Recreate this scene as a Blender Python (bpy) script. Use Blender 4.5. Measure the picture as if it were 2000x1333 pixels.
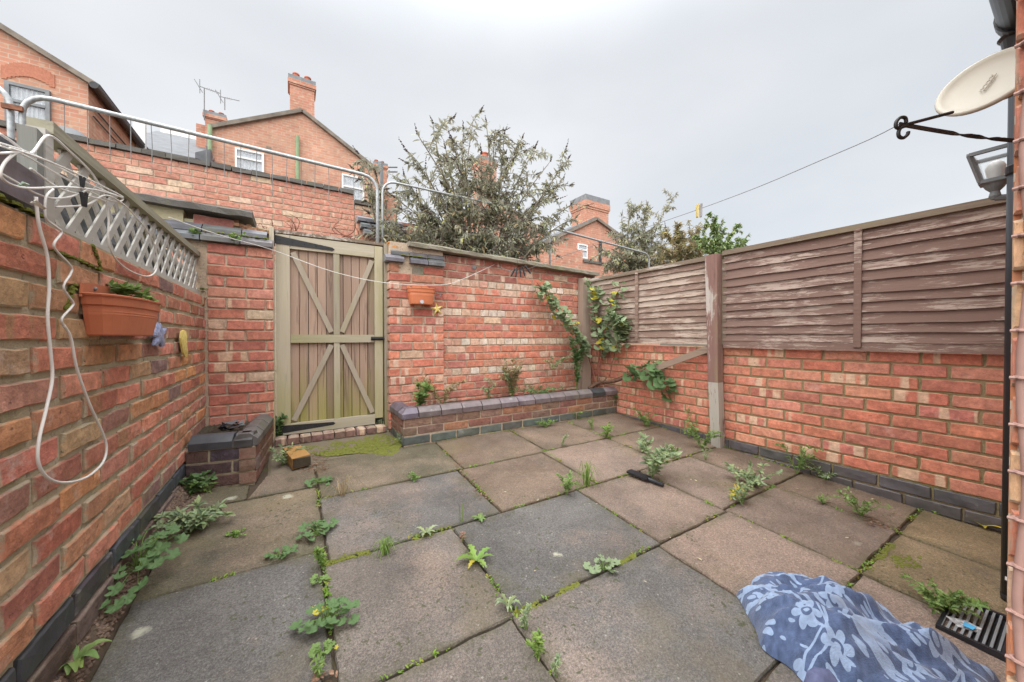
import bpy, math, random
from mathutils import Vector, Matrix, noise
R = math.radians
random.seed(7)
for o in list(bpy.data.objects): bpy.data.objects.remove(o)
S = bpy.context.scene
COL = S.collection

# ------------------------------------------------------------------ camera
EYE = Vector((0, 0, .99)); FPX = 700.0; YAW = R(31.6); PITCH = R(-.65)
cam = bpy.data.cameras.new('camera'); camo = bpy.data.objects.new('camera', cam); COL.objects.link(camo)
camo.location = EYE; camo.rotation_euler = (R(90) + PITCH, 0, -YAW)
cam.sensor_width = 36; cam.lens = 36 * FPX / 2000; cam.clip_end = 500; cam.clip_start = .02
S.camera = camo

# ------------------------------------------------------------------ sky, sun, exposure
W = bpy.data.worlds.new('World'); S.world = W; W.use_nodes = True
nt = W.node_tree; nt.nodes.clear()
def N(t, tree=None, **kw):
    n = (tree or nt).nodes.new(t)
    for k, v in kw.items(): setattr(n, k, v)
    return n
SUN_DIR = Vector((-.50, -.34, .75)).normalized()
out = N('ShaderNodeOutputWorld'); bg = N('ShaderNodeBackground'); bg.inputs[1].default_value = 1.0
sky = N('ShaderNodeTexSky'); sky.sky_type = 'NISHITA'; sky.sun_disc = False
sky.sun_elevation = math.asin(SUN_DIR.z); sky.sun_rotation = math.atan2(SUN_DIR.x, SUN_DIR.y)
skm = N('ShaderNodeVectorMath', operation='SCALE'); skm.inputs['Scale'].default_value = .05
nt.links.new(sky.outputs[0], skm.inputs[0])
tc = N('ShaderNodeTexCoord'); sep = N('ShaderNodeSeparateXYZ'); nt.links.new(tc.outputs['Generated'], sep.inputs[0])
# overcast cloud deck: brightest overhead, a third as bright low down, with soft drifting cloud
mp = N('ShaderNodeMapping'); mp.inputs['Scale'].default_value = (1, 1, 2.2); nt.links.new(tc.outputs['Generated'], mp.inputs[0])
nz = N('ShaderNodeTexNoise'); nz.inputs['Scale'].default_value = 1.6; nz.inputs['Detail'].default_value = 5; nz.inputs['Roughness'].default_value = .45
nt.links.new(mp.outputs[0], nz.inputs[0])
ramp = N('ShaderNodeValToRGB'); e = ramp.color_ramp.elements
e[0].position = .30; e[0].color = (.190, .198, .208, 1); e[1].position = .66; e[1].color = (.230, .234, .239, 1)
nt.links.new(nz.outputs[0], ramp.inputs[0])
lift = N('ShaderNodeMapRange'); lift.inputs[1].default_value = .58; lift.inputs[2].default_value = 1.0
lift.inputs[3].default_value = 1.0; lift.inputs[4].default_value = 3.7; lift.interpolation_type = 'SMOOTHSTEP'
nt.links.new(sep.outputs[2], lift.inputs[0])
cl = N('ShaderNodeVectorMath', operation='SCALE'); nt.links.new(ramp.outputs[0], cl.inputs[0]); nt.links.new(lift.outputs[0], cl.inputs['Scale'])
mx = N('ShaderNodeMix', data_type='RGBA'); mx.inputs[0].default_value = .93
nt.links.new(skm.outputs[0], mx.inputs[6]); nt.links.new(cl.outputs[0], mx.inputs[7])
nt.links.new(mx.outputs[2], bg.inputs[0]); nt.links.new(bg.outputs[0], out.inputs[0])
sl = bpy.data.lights.new('sun', 'SUN'); sl.energy = 1.5; sl.angle = R(115); sl.color = (1, .965, .92)
so = bpy.data.objects.new('sun', sl); COL.objects.link(so); so.rotation_euler = (-SUN_DIR).to_track_quat('-Z', 'Y').to_euler()
so.location = (-3, -3, 8)
S.view_settings.view_transform = 'Standard'; S.view_settings.look = 'None'; S.view_settings.exposure = 1.98; S.view_settings.gamma = 1
S.view_settings.use_curve_mapping = False

# ------------------------------------------------------------------ photo pixel -> point on a real plane of the yard
_cp, _sp = math.cos(PITCH), math.sin(PITCH)
_f = Vector((math.sin(YAW) * _cp, math.cos(YAW) * _cp, _sp)); _r = Vector((math.cos(YAW), -math.sin(YAW), 0)); _u = _r.cross(_f)
def ray(px, py): return _r * ((px - 1000) / FPX) - _u * ((py - 666.5) / FPX) + _f
def onx(px, py, x): d = ray(px, py); return EYE + d * (x / d.x)
def ony(px, py, y): d = ray(px, py); return EYE + d * (y / d.y)
SLOPE = .06
def gz(y): return SLOPE * y
def gnd(px, py, h=0.): d = ray(px, py); return EYE + d * ((h - .99) / (d.z - SLOPE * d.y))
def vplane(px, py, a, b):
    """the point of the pixel's ray that stands over the plan line a-b"""
    d = ray(px, py); n = Vector((-(b.y - a.y), b.x - a.x, 0)); t = n.dot(a - Vector((0, 0, a.z))) / (n.x * d.x + n.y * d.y)
    return EYE + d * t
def pxs(p): return FPX / (Vector(p) - EYE).dot(_f)

# ------------------------------------------------------------------ mesh helpers
class MB:
    def __init__(s): s.v = []; s.f = []; s.c = []; s.cur = None; s.uv = None
    def add(s, vs, fs):
        b = len(s.v); s.v += [Vector(p) for p in vs]; s.f += [tuple(i + b for i in f) for f in fs]
        s.c += [s.cur] * len(fs); return s
    def box(s, a, b, jit=0):
        x0, y0, z0 = a; x1, y1, z1 = b
        vs = [(x, y, z) for z in (z0, z1) for y in (y0, y1) for x in (x0, x1)]
        if jit: vs = [tuple(c + random.uniform(-jit, jit) for c in p) for p in vs]
        return s.add(vs, [(0, 2, 3, 1), (4, 5, 7, 6), (0, 1, 5, 4), (2, 6, 7, 3), (0, 4, 6, 2), (1, 3, 7, 5)])
    def bar(s, a, b, w, h, up=(0, 0, 1)):
        """square bar from a to b, w across, h along up"""
        a, b = Vector(a), Vector(b); d = (b - a).normalized(); sd = d.cross(Vector(up))
        if sd.length < 1e-4: sd = d.cross(Vector((1, 0, 0)))
        sd.normalize(); u = sd.cross(d).normalized()
        vs = []
        for p in (a, b):
            for i, j in ((-1, -1), (1, -1), (1, 1), (-1, 1)): vs.append(p + sd * i * w / 2 + u * j * h / 2)
        return s.add(vs, [(3, 2, 1, 0), (4, 5, 6, 7), (0, 1, 5, 4), (1, 2, 6, 5), (2, 3, 7, 6), (3, 0, 4, 7)])
    def tube(s, pts, r, n=8, cap=True, smooth=0):
        pts = [Vector(p) for p in pts]
        if smooth: pts = spline(pts, smooth)
        rs = r if isinstance(r, (list, tuple)) else None
        m = len(pts); vs = []; ref = None
        for i, p in enumerate(pts):
            d = (pts[min(i + 1, m - 1)] - pts[max(i - 1, 0)])
            if d.length < 1e-7: d = Vector((0, 0, 1))
            d.normalize()
            if ref is None:
                ref = d.cross(Vector((0, 0, 1)))
                if ref.length < .05: ref = d.cross(Vector((1, 0, 0)))
            ref = (ref - d * ref.dot(d))
            if ref.length < 1e-5: ref = d.orthogonal()
            ref.normalize(); b = d.cross(ref)
            if rs: t = i / (m - 1) * (len(rs) - 1); k = min(int(t), len(rs) - 2) if len(rs) > 1 else 0; rr = rs[k] + (rs[min(k + 1, len(rs) - 1)] - rs[k]) * (t - k)
            else: rr = r
            for k in range(n):
                a = 2 * math.pi * k / n; vs.append(p + (ref * math.cos(a) + b * math.sin(a)) * rr)
        fs = [(i * n + k, i * n + (k + 1) % n, (i + 1) * n + (k + 1) % n, (i + 1) * n + k) for i in range(m - 1) for k in range(n)]
        if cap: fs += [tuple(range(n - 1, -1, -1)), tuple((m - 1) * n + k for k in range(n))]
        return s.add(vs, fs)
    def lathe(s, c, prof, n=20, ax=None):
        """prof: (radius, height) rings round the axis ax through c"""
        c = Vector(c); ax = Vector(ax or (0, 0, 1)).normalized(); x = ax.orthogonal().normalized(); y = ax.cross(x); vs = []
        for r, h in prof:
            for k in range(n): a = 2 * math.pi * k / n; vs.append(c + ax * h + (x * math.cos(a) + y * math.sin(a)) * r)
        m = len(prof)
        fs = [(i * n + k, i * n + (k + 1) % n, (i + 1) * n + (k + 1) % n, (i + 1) * n + k) for i in range(m - 1) for k in range(n)]
        fs += [tuple(range(n - 1, -1, -1)), tuple((m - 1) * n + k for k in range(n))]
        return s.add(vs, fs)
    def prism(s, poly, d):
        """closed polygon poly pushed along the vector d"""
        d = Vector(d); n = len(poly); vs = [Vector(p) for p in poly] + [Vector(p) + d for p in poly]
        return s.add(vs, [tuple(range(n)), tuple(range(2 * n - 1, n - 1, -1))] + [(i, i + n, (i + 1) % n + n, (i + 1) % n) for i in range(n)])
    def leaf(s, p, d, nrm, L, w, fold=.25, droop=.2):
        """lance leaf: 6 faces-ish, from p along d"""
        p = Vector(p); d = Vector(d).normalized(); nrm = Vector(nrm); sd = d.cross(nrm)
        if sd.length < 1e-4: sd = d.orthogonal()
        sd.normalize(); n2 = sd.cross(d)
        a = p + d * L * .4 - n2 * L * droop * .2; t = p + d * L - n2 * L * droop; b = p + d * L * .72 - n2 * L * droop * .55
        vs = [p, a + sd * w / 2 + n2 * w * fold, a, a - sd * w / 2 + n2 * w * fold, b + sd * w * .36 + n2 * w * fold * .7, b, b - sd * w * .36 + n2 * w * fold * .7, t]
        return s.add(vs, [(0, 1, 2), (0, 2, 3), (1, 4, 5, 2), (2, 5, 6, 3), (4, 7, 5), (5, 7, 6)])
    def mesh(s, name, off=(0, 0, 0), smooth=False):
        off = Vector(off); me = bpy.data.meshes.new(name); me.from_pydata([v - off for v in s.v], [], s.f)
        if any(c is not None for c in s.c):
            at = me.color_attributes.new('Tint', 'FLOAT_COLOR', 'CORNER'); dat = []
            for f, c in zip(s.f, s.c):
                for _ in f: dat += list(c or (1, 1, 1)) + [1]
            at.data.foreach_set('color', dat)
        if smooth: me.polygons.foreach_set('use_smooth', [True] * len(me.polygons))
        me.update(); return me
def spline(pts, k):
    o = []; n = len(pts)
    for i in range(n - 1):
        p0, p1, p2, p3 = pts[max(i - 1, 0)], pts[i], pts[i + 1], pts[min(i + 2, n - 1)]
        for j in range(k):
            t = j / k; o.append(.5 * ((2 * p1) + (p2 - p0) * t + (2 * p0 - 5 * p1 + 4 * p2 - p3) * t * t + (3 * p1 - p0 - 3 * p2 + p3) * t ** 3))
    o.append(pts[-1]); return o
def wl(o):
    v = Vector()
    while o: v += o.location; o = o.parent
    return v
def put(name, mb, mat, parent=None, smooth=False, color=None, origin=None, kind=None):
    """link a mesh built in world coordinates as ONE object (origin at its parent or at its base)"""
    if parent is not None: off = wl(parent); loc = Vector()
    else:
        if origin is None:
            xs = [v.x for v in mb.v]; ys = [v.y for v in mb.v]; origin = ((min(xs) + max(xs)) / 2, (min(ys) + max(ys)) / 2, min(v.z for v in mb.v))
        off = Vector(origin); loc = off
    o = bpy.data.objects.new(name, mb.mesh(name, off, smooth)); COL.objects.link(o); o.location = loc
    o.parent = parent
    if mat: o.data.materials.append(mat)
    if color: o.color = (*color, 1)
    if kind: o['kind'] = kind
    return o
def tag(o, label, cat, group=None, kind=None):
    o['label'] = label; o['category'] = cat
    if group: o['group'] = group
    if kind: o['kind'] = kind
    return o
def struct(o, label=None):
    o['kind'] = 'structure'
    if label: o['label'] = label
    return o
def thing(name, label, cat, loc, group=None):
    o = bpy.data.objects.new(name, None); COL.objects.link(o); o.location = loc; o.empty_display_size = .1
    return tag(o, label, cat, group)
def inst(name, me, mat, parent, loc, rot=(0, 0, 0), color=None, scale=(1, 1, 1)):
    """a piece that shares its mesh; loc in world"""
    o = bpy.data.objects.new(name, me); COL.objects.link(o); o.parent = parent
    o.location = Vector(loc) - (wl(parent) if parent else Vector()); o.rotation_euler = rot; o.scale = scale
    if mat and not me.materials: me.materials.append(mat)
    if color: o.color = (*color, 1)
    return o
U = random.uniform
def jitc(c, a=.12): k = 1 + U(-a, a); return tuple(max(0, v * k * (1 + U(-a * .35, a * .35))) for v in c)

# ------------------------------------------------------------------ materials
class MT:
    """small node-graph writer"""
    def __init__(s, name, rough=.85, spec=.3):
        s.m = bpy.data.materials.new(name); s.m.use_nodes = True; s.t = s.m.node_tree; s.t.nodes.clear()
        s.o = s.n('ShaderNodeOutputMaterial'); s.b = s.n('ShaderNodeBsdfPrincipled'); s.l(s.b.outputs[0], s.o.inputs[0])
        s.b.inputs['Roughness'].default_value = rough; s.b.inputs['Specular IOR Level'].default_value = spec
        s.co = s.n('ShaderNodeTexCoord').outputs['Object']; s.info = s.n('ShaderNodeObjectInfo')
    def n(s, t, **kw):
        x = s.t.nodes.new(t)
        for k, v in kw.items(): setattr(x, k, v)
        return x
    def l(s, a, b): s.t.links.new(a, b)
    def seti(s, sock, v):
        if hasattr(v, 'node'): s.l(v, sock)
        elif isinstance(v, (tuple, list)) and len(v) == 3 and sock.type == 'RGBA': sock.default_value = (*v, 1)
        else: sock.default_value = v
    def vec(s, scale=(1, 1, 1), co=None, rnd=0):
        co = co or s.co
        if rnd:
            a = s.n('ShaderNodeVectorMath', operation='SCALE'); a.inputs[0].default_value = (rnd, rnd * .73, rnd * 1.31); s.l(s.info.outputs['Random'], a.inputs['Scale'])
            b = s.n('ShaderNodeVectorMath', operation='ADD'); s.l(co, b.inputs[0]); s.l(a.outputs[0], b.inputs[1]); co = b.outputs[0]
        m = s.n('ShaderNodeVectorMath', operation='MULTIPLY'); s.l(co, m.inputs[0]); m.inputs[1].default_value = scale; return m.outputs[0]
    def noise(s, scale, v=None, detail=4, rough=.55, dist=0):
        x = s.n('ShaderNodeTexNoise'); x.inputs['Scale'].default_value = scale; x.inputs['Detail'].default_value = detail
        x.inputs['Roughness'].default_value = rough; x.inputs['Distortion'].default_value = dist; s.l(v or s.co, x.inputs['Vector']); return x.outputs[0]
    def voro(s, scale, v=None, out='Distance', feat='F1', rnd=1):
        x = s.n('ShaderNodeTexVoronoi'); x.feature = feat; x.inputs['Scale'].default_value = scale; x.inputs['Randomness'].default_value = rnd; s.l(v or s.co, x.inputs['Vector']); return x.outputs[out]
    def rng(s, x, a, b, c=0., d=1.):
        m = s.n('ShaderNodeMapRange'); s.seti(m.inputs[0], x)
        for i, v in zip((1, 2, 3, 4), (a, b, c, d)): s.seti(m.inputs[i], v)
        return m.outputs[0]
    def math(s, op, a, b=0.): m = s.n('ShaderNodeMath', operation=op); s.seti(m.inputs[0], a); s.seti(m.inputs[1], b); return m.outputs[0]
    def mix(s, f, a, b, bt='MIX'):
        m = s.n('ShaderNodeMix', data_type='RGBA', blend_type=bt); s.seti(m.inputs[0], f); s.seti(m.inputs[6], a); s.seti(m.inputs[7], b); return m.outputs[2]
    def bump(s, h, st=.3, d=.01):
        x = s.n('ShaderNodeBump'); x.inputs['Strength'].default_value = st; x.inputs['Distance'].default_value = d; s.l(h, x.inputs['Height']); s.l(x.outputs[0], s.b.inputs['Normal'])
    def val(s, c, f, a=.7, b=1.3):
        k = s.rng(f, .3, .7, a, b); x = s.n('ShaderNodeVectorMath', operation='SCALE')
        s.seti(x.inputs[0], c) if hasattr(c, 'node') else setattr(x.inputs[0], 'default_value', c); s.l(k, x.inputs['Scale']); return x.outputs[0]
    def done(s, c=None):
        if c is not None: s.seti(s.b.inputs['Base Color'], c)
        return s.m

def brick_mat(name, band=0., moss=0., rough_bump=.35, white=.12, band_col=(.62, .44, .31), soot=.25, smear=.6, smear_col=(.48, .40, .30)):
    """face of one brick: its own colour (object colour), kiln bands across it, grain, salts, algae"""
    M = MT(name, .88, .25); v = M.vec(rnd=60); c = M.info.outputs['Color']
    c = M.val(c, M.noise(22, v, 5, .65), .74, 1.26)
    if band:
        vb = M.vec((17, 1.5, 1.2), M.vec(rnd=90))
        thr = M.rng(M.info.outputs['Random'], 0, 1, .74 - band * .12, .56 - band * .16)
        f = M.rng(M.noise(1, vb, 1, .3, .15), thr, M.math('ADD', thr, .05))
        gate = M.rng(M.math('FRACT', M.math('MULTIPLY', M.info.outputs['Random'], 17.3)), 1 - band, 1.001 - band)
        c = M.mix(M.math('MULTIPLY', M.math('MULTIPLY', f, gate), .85), c, M.val(band_col, M.noise(30, v, 4), .8, 1.15))
    c = M.mix(M.rng(M.noise(9, v, 6, .7), .58, .78, 0, white), c, (.66, .60, .54))
    c = M.mix(M.rng(M.noise(6, M.vec(rnd=33), 5, .6), .60, .80, 0, soot), c, (.09, .07, .065))
    c = M.mix(M.rng(M.noise(120, v, 2), .62, .78, 0, .35), c, (.12, .07, .055))
    if moss: c = M.mix(M.rng(M.noise(5, M.vec(rnd=71), 6, .65), .62 - moss * .12, .80 - moss * .08, 0, .75 * min(1, moss + .4)), c, (.20, .19, .075))
    c = M.val(c, M.noise(48, v, 4, .7), .80, 1.2)
    pit = M.rng(M.noise(38, M.vec(rnd=13), 5, .7), .64, .70); c = M.mix(M.math('MULTIPLY', pit, .55), c, (.10, .065, .05))
    gen = M.n('ShaderNodeTexCoord').outputs['Generated']; sg = M.n('ShaderNodeSeparateXYZ'); M.l(gen, sg.inputs[0])
    ex = M.math('MULTIPLY', M.math('MINIMUM', sg.outputs[0], M.math('SUBTRACT', 1., sg.outputs[0])), 3.); ez = M.math('MINIMUM', sg.outputs[2], M.math('SUBTRACT', 1., sg.outputs[2]))
    ed = M.math('ADD', M.math('MINIMUM', ex, ez), M.math('MULTIPLY', M.math('SUBTRACT', M.noise(24, v, 5, .7), .5), .42)); c = M.mix(M.rng(ed, .0, .09, smear, 0), c, smear_col)
    h = M.math('SUBTRACT', M.math('ADD', M.noise(70, v, 6, .75), M.math('MULTIPLY', M.noise(14, v, 3), 1.2)), M.math('MULTIPLY', pit, .8)); M.bump(h, rough_bump, .009)
    return M.done(c)
M_BACK = brick_mat('back_brick', band=.40, moss=.03, white=.35, soot=.12, band_col=(.60, .43, .33))
M_PIER = brick_mat('pier_brick', band=.4, moss=.15, white=.15)
M_LEFT = brick_mat('left_brick', smear=.8, smear_col=(.44, .39, .28), band=.12, moss=.40, white=.65, rough_bump=.8, band_col=(.42, .24, .13), soot=.22)
M_RIGHT = brick_mat('right_brick', band=.42, moss=0., white=.32, rough_bump=.4, soot=.1, smear=.5, smear_col=(.44, .33, .21))
M_HIGH = brick_mat('high_wall_brick', band=.22, moss=.05, white=.15, soot=.1)
M_WIRE = brick_mat('wirecut_brick', smear=.25, moss=.2, white=.1, rough_bump=.9, soot=.5)
def blue_mat(name, sheen=.45):
    M = MT(name, sheen, .5); v = M.vec(rnd=40); c = M.val(M.info.outputs['Color'], M.noise(14, v, 5), .7, 1.3)
    c = M.mix(M.rng(M.noise(8, v, 6, .7), .60, .74, 0, .55), c, (.42, .42, .40)); c = M.mix(M.rng(M.noise(4, M.vec(rnd=20), 5), .6, .8, 0, .5), c, (.14, .14, .06))
    M.bump(M.noise(60, v, 5), .25, .004); return M.done(c)
M_BLUE = blue_mat('blue_engineering_brick')
def mortar_mat(name, a, b, moss):
    M = MT(name, .95, .2); c = M.mix(M.noise(7, None, 6), a, b); c = M.mix(M.rng(M.noise(3.3, None, 6, .65), .5, .68, 0, moss), c, (.17, .18, .06))
    c = M.mix(M.rng(M.noise(55, None, 3), .58, .72, 0, .6), c, (.12, .10, .07)); M.bump(M.noise(90, None, 5, .7), .8, .01); return M.done(c)
M_MORT = mortar_mat('mortar', (.46, .34, .25), (.52, .43, .33), .18)
M_MORT_L = mortar_mat('mossy_mortar', (.40, .345, .235), (.50, .45, .33), .5)
M_MORT_R = mortar_mat('dark_mortar', (.26, .20, .11), (.34, .27, .16), .55)
def stone_mat(name, a, b, moss=.3, mc=(.15, .16, .05), rough=.92):
    M = MT(name, rough, .25); c = M.mix(M.noise(5, None, 6, .6), a, b); c = M.mix(M.rng(M.noise(9, None, 6, .7), .52, .68, 0, moss), c, mc)
    c = M.mix(M.rng(M.noise(70, None, 3), .6, .75, 0, .5), c, (.07, .065, .06)); M.bump(M.noise(60, None, 6, .7), .6, .012); return M.done(c)
M_CONC = stone_mat('weathered_concrete', (.17, .155, .12), (.27, .24, .19), .7)
M_CONC_DARK = stone_mat('dark_coping_concrete', (.09, .085, .08), (.17, .16, .145), .3)
M_OLIVE = stone_mat('olive_rendered_stone', (.42, .38, .24), (.50, .45, .31), .4, (.26, .25, .11))
M_SOIL = stone_mat('soil', (.045, .035, .025), (.09, .07, .05), .3, (.07, .085, .03))
M_RUBBLE = stone_mat('crumbled_brick', (.36, .20, .11), (.22, .11, .07), .2)
def wood_mat(name, a, b, along, algae=.0, flake=0., fc=(.50, .45, .40), streak=.5, fscale=1., low=0.):
    """along: which local axis the grain follows (0,1,2)"""
    M = MT(name, .85, .2); sc = [26, 26, 26]; sc[along] = 1.3; v = M.vec(tuple(sc), M.vec(rnd=20)); g = M.noise(1, v, 6, .65, .6)
    c = M.mix(g, a, b); c = M.mix(M.rng(g, .56, .66, 0, streak), c, tuple(x * .42 for x in a))
    sc2 = [9 * fscale] * 3; sc2[along] = 1.1 * fscale
    if flake:
        f = M.noise(1, M.vec(tuple(14 * x / 9 for x in sc2), M.vec(rnd=11)), 9, .78, .4); lo = .60 - flake * .14
        big = M.rng(M.noise(1.7, M.vec(rnd=5), 3), .35, .62, -.10, .09)
        c = M.mix(M.rng(M.math('ADD', f, big), lo, lo + .05, 0, .85), c, M.val(fc, g, .75, 1.15))
    if algae: c = M.mix(M.rng(M.noise(1, M.vec(tuple(x * .55 for x in sc2), M.vec(rnd=8)), 6, .6), .64 - algae * .28, .84 - algae * .22, 0, .8), c, (.29, .275, .13))
    if low: sz = M.n('ShaderNodeSeparateXYZ'); M.l(M.co, sz.inputs[0]); c = M.mix(M.rng(M.math('ADD', sz.outputs[2], M.math('MULTIPLY', M.noise(1, M.vec((14, 14, 1.6), M.vec(rnd=8)), 5, .6), .9)), .45, .95, low, 0), c, (.27, .265, .06))
    c = M.val(c, M.info.outputs['Random'], 1.0, 1.0) if not low else M.val(c, M.math('ADD', .3, M.math('MULTIPLY', M.info.outputs['Random'], .4)), .78, 1.18)
    M.bump(g, .6, .006); return M.done(c)
M_GATE_PLANK = wood_mat('grey_pink_plank', (.27, .175, .13), (.44, .33, .26), 2, .22, low=.75, streak=.75)
M_GATE_V = wood_mat('algae_grey_timber_upright', (.34, .295, .215), (.46, .41, .325), 2, .52, streak=.35, low=.5)
M_GATE_H = wood_mat('algae_grey_timber_rail', (.36, .32, .24), (.48, .44, .36), 0, .52, streak=.3)
M_GATE_D = wood_mat('algae_grey_timber_brace', (.31, .26, .20), (.42, .37, .295), 2, .35, streak=.25)
M_SLAT = wood_mat('flaking_brown_slat', (.155, .098, .080), (.235, .155, .130), 1, 0, .40, (.40, .32, .275), .55, 4.2)
M_SLAT_FAR = wood_mat('badly_flaking_brown_slat', (.18, .118, .094), (.28, .20, .16), 1, 0, .74, (.44, .36, .30), .55, 5.0)
M_POST = wood_mat('flaking_brown_post', (.18, .10, .085), (.27, .165, .145), 2, .12, .35, (.5, .46, .42))
M_POST_GREY = wood_mat('bare_grey_post', (.34, .32, .28), (.46, .43, .38), 2, .25, .5, (.16, .07, .06))
M_OLDPOST = wood_mat('weathered_corner_post', (.30, .22, .17), (.44, .35, .29), 2, .2)
M_CAP = wood_mat('weathered_brown_cap', (.15, .11, .08), (.25, .20, .155), 1, .3, .2)
M_TREL = wood_mat('grey_trellis_lath', (.36, .352, .325), (.52, .51, .475), 1, .08, streak=.2)
M_TREL_F = wood_mat('grey_green_trellis_frame', (.25, .24, .18), (.38, .36, .28), 1, .25, streak=.3)
M_TREL_P = wood_mat('dark_grey_trellis_post', (.17, .175, .16), (.25, .255, .235), 2, .15, streak=.2)
M_BLOCK = wood_mat('orange_wet_timber', (.27, .145, .05), (.38, .22, .08), 1, .0, streak=.8)
M_BOARD = wood_mat('grey_brown_board', (.20, .13, .10), (.34, .27, .21), 1, .15, .2)
def plain(name, c, rough=.5, spec=.5, metal=0., var=.12, sc=30, bump=.0):
    M = MT(name, rough, spec); M.b.inputs['Metallic'].default_value = metal
    x = M.val(c, M.noise(sc, M.vec(rnd=9), 5), 1 - var, 1 + var)
    if bump: M.bump(M.noise(sc * 3, None, 5), bump, .004)
    return M.done(x)
M_BLACK = plain('black_iron', (.018, .018, .02), .55, .4, 0, .3)
M_PIPE = plain('black_plastic_pipe', (.016, .017, .022), .38, .5, 0, .2, 12)
M_STEEL = plain('galvanised_steel', (.38, .40, .41), .5, .5, .55, .25, 40, .1)
M_STEEL_D = plain('dull_steel_wire', (.20, .20, .20), .6, .4, .3, .2)
M_TERRA = plain('terracotta_plastic', (.50, .165, .085), .55, .35, 0, .10, 12)
M_TERRA2 = plain('bright_terracotta_plastic', (.60, .20, .095), .5, .4, 0, .10, 12)
M_WHITE_PL = plain('white_plastic', (.74, .74, .73), .4, .4, 0, .05)
M_CABLE = plain('white_cable', (.66, .65, .62), .5, .4, 0, .12, 15)
M_CREAM = plain('cream_plastic', (.55, .52, .44), .45, .4, 0, .06, 8)
M_PINKCABLE = plain('brown_pink_cable', (.33, .20, .17), .6, .3, 0, .12)
M_POT = plain('clay_chimney_pot', (.42, .14, .09), .8, .2, 0, .2, 6)
M_GREEN_PIPE = plain('pale_green_pipe', (.26, .34, .20), .6, .3, 0, .15, 6)
M_LEAD = plain('lead_grey', (.20, .21, .22), .6, .4, 0, .2, 6)
M_SLATE = plain('grey_slate_roof', (.125, .135, .148), .6, .4, 0, .25, 5, .2)
M_YEL = plain('yellow_paint', (.70, .56, .18), .55, .4, 0, .2, 60, .2)
M_BLUEPAINT = plain('blue_grey_paint', (.26, .30, .46), .5, .4, 0, .45, 70, .2)
M_GREYPL = plain('grey_plastic', (.35, .35, .36), .5, .4)
M_SEED = plain('dark_seed_head', (.105, .085, .075), .95, .1, 0, .35, 80, .5)
M_CURT = plain('net_curtain', (.78, .80, .82), .9, .1, 0, .15, 9)
M_BLUEPL = plain('bright_blue_wrapper', (.08, .36, .62), .35, .5)
def glass_mat():
    M = MT('window_glass', .08, .5); M.b.inputs['Alpha'].default_value = .22; return M.done((.35, .40, .45))
M_GLASS = glass_mat()
def clear_mat():
    M = MT('lantern_glass', .05, .5); M.b.inputs['Transmission Weight'].default_value = .9; M.b.inputs['Alpha'].default_value = .35; return M.done((.85, .9, .9))
M_CLEAR = clear_mat()
def leaf_mat(name, a, b, back=None, rough=.6):
    M = MT(name, rough, .3); at = M.n('ShaderNodeAttribute'); at.attribute_name = 'Tint'
    g = M.n('ShaderNodeNewGeometry'); c = M.mix(M.noise(25, M.vec(rnd=50), 4), a, b)
    c = M.mix(1.0, c, at.outputs['Color'], 'MULTIPLY')
    if back: c = M.mix(g.outputs['Backfacing'], c, back)
    tr = M.n('ShaderNodeBsdfTranslucent'); M.seti(tr.inputs[0], c); ms = M.n('ShaderNodeMixShader'); ms.inputs[0].default_value = .28
    M.l(M.b.outputs[0], ms.inputs[1]); M.l(tr.outputs[0], ms.inputs[2]); M.l(ms.outputs[0], M.o.inputs[0]); return M.done(c)
M_BUD = leaf_mat('buddleia_leaf', (.25, .265, .18), (.35, .36, .26), (.42, .42, .34))
M_LEAFG = leaf_mat('mid_green_leaf', (.13, .22, .06), (.22, .32, .11))
M_MALLOW = leaf_mat('mallow_leaf', (.09, .17, .065), (.15, .24, .10))
M_GREYLEAF = leaf_mat('grey_green_leaf', (.18, .25, .13), (.29, .36, .21))
M_YELLEAF = leaf_mat('yellowing_leaf', (.42, .36, .04), (.55, .48, .07))
M_DRY = leaf_mat('dry_stalk', (.25, .20, .11), (.36, .29, .17))
M_GRASS = leaf_mat('grass_blade', (.13, .24, .045), (.24, .34, .10))
M_HEDGE = leaf_mat('bright_evergreen_leaf', (.18, .26, .11), (.26, .35, .17))
M_BARK = plain('brown_bark', (.14, .085, .06), .9, .1, 0, .35, 40, .6)
M_TWIG = plain('grey_brown_twig', (.17, .145, .11), .9, .1, 0, .3, 40)
M_REDTWIG = plain('red_brown_twig', (.25, .11, .08), .9, .1, 0, .3, 40)
M_DEADLEAF = plain('brown_leaf_litter', (.21, .13, .09), .9, .1, 0, .6, 90)
def moss_mat():
    M = MT('moss', .95, .1); c = M.mix(M.noise(30, None, 5), (.10, .115, .025), (.20, .21, .05)); M.bump(M.noise(160, None, 5), .9, .01); return M.done(c)
M_MOSS = moss_mat()
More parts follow.
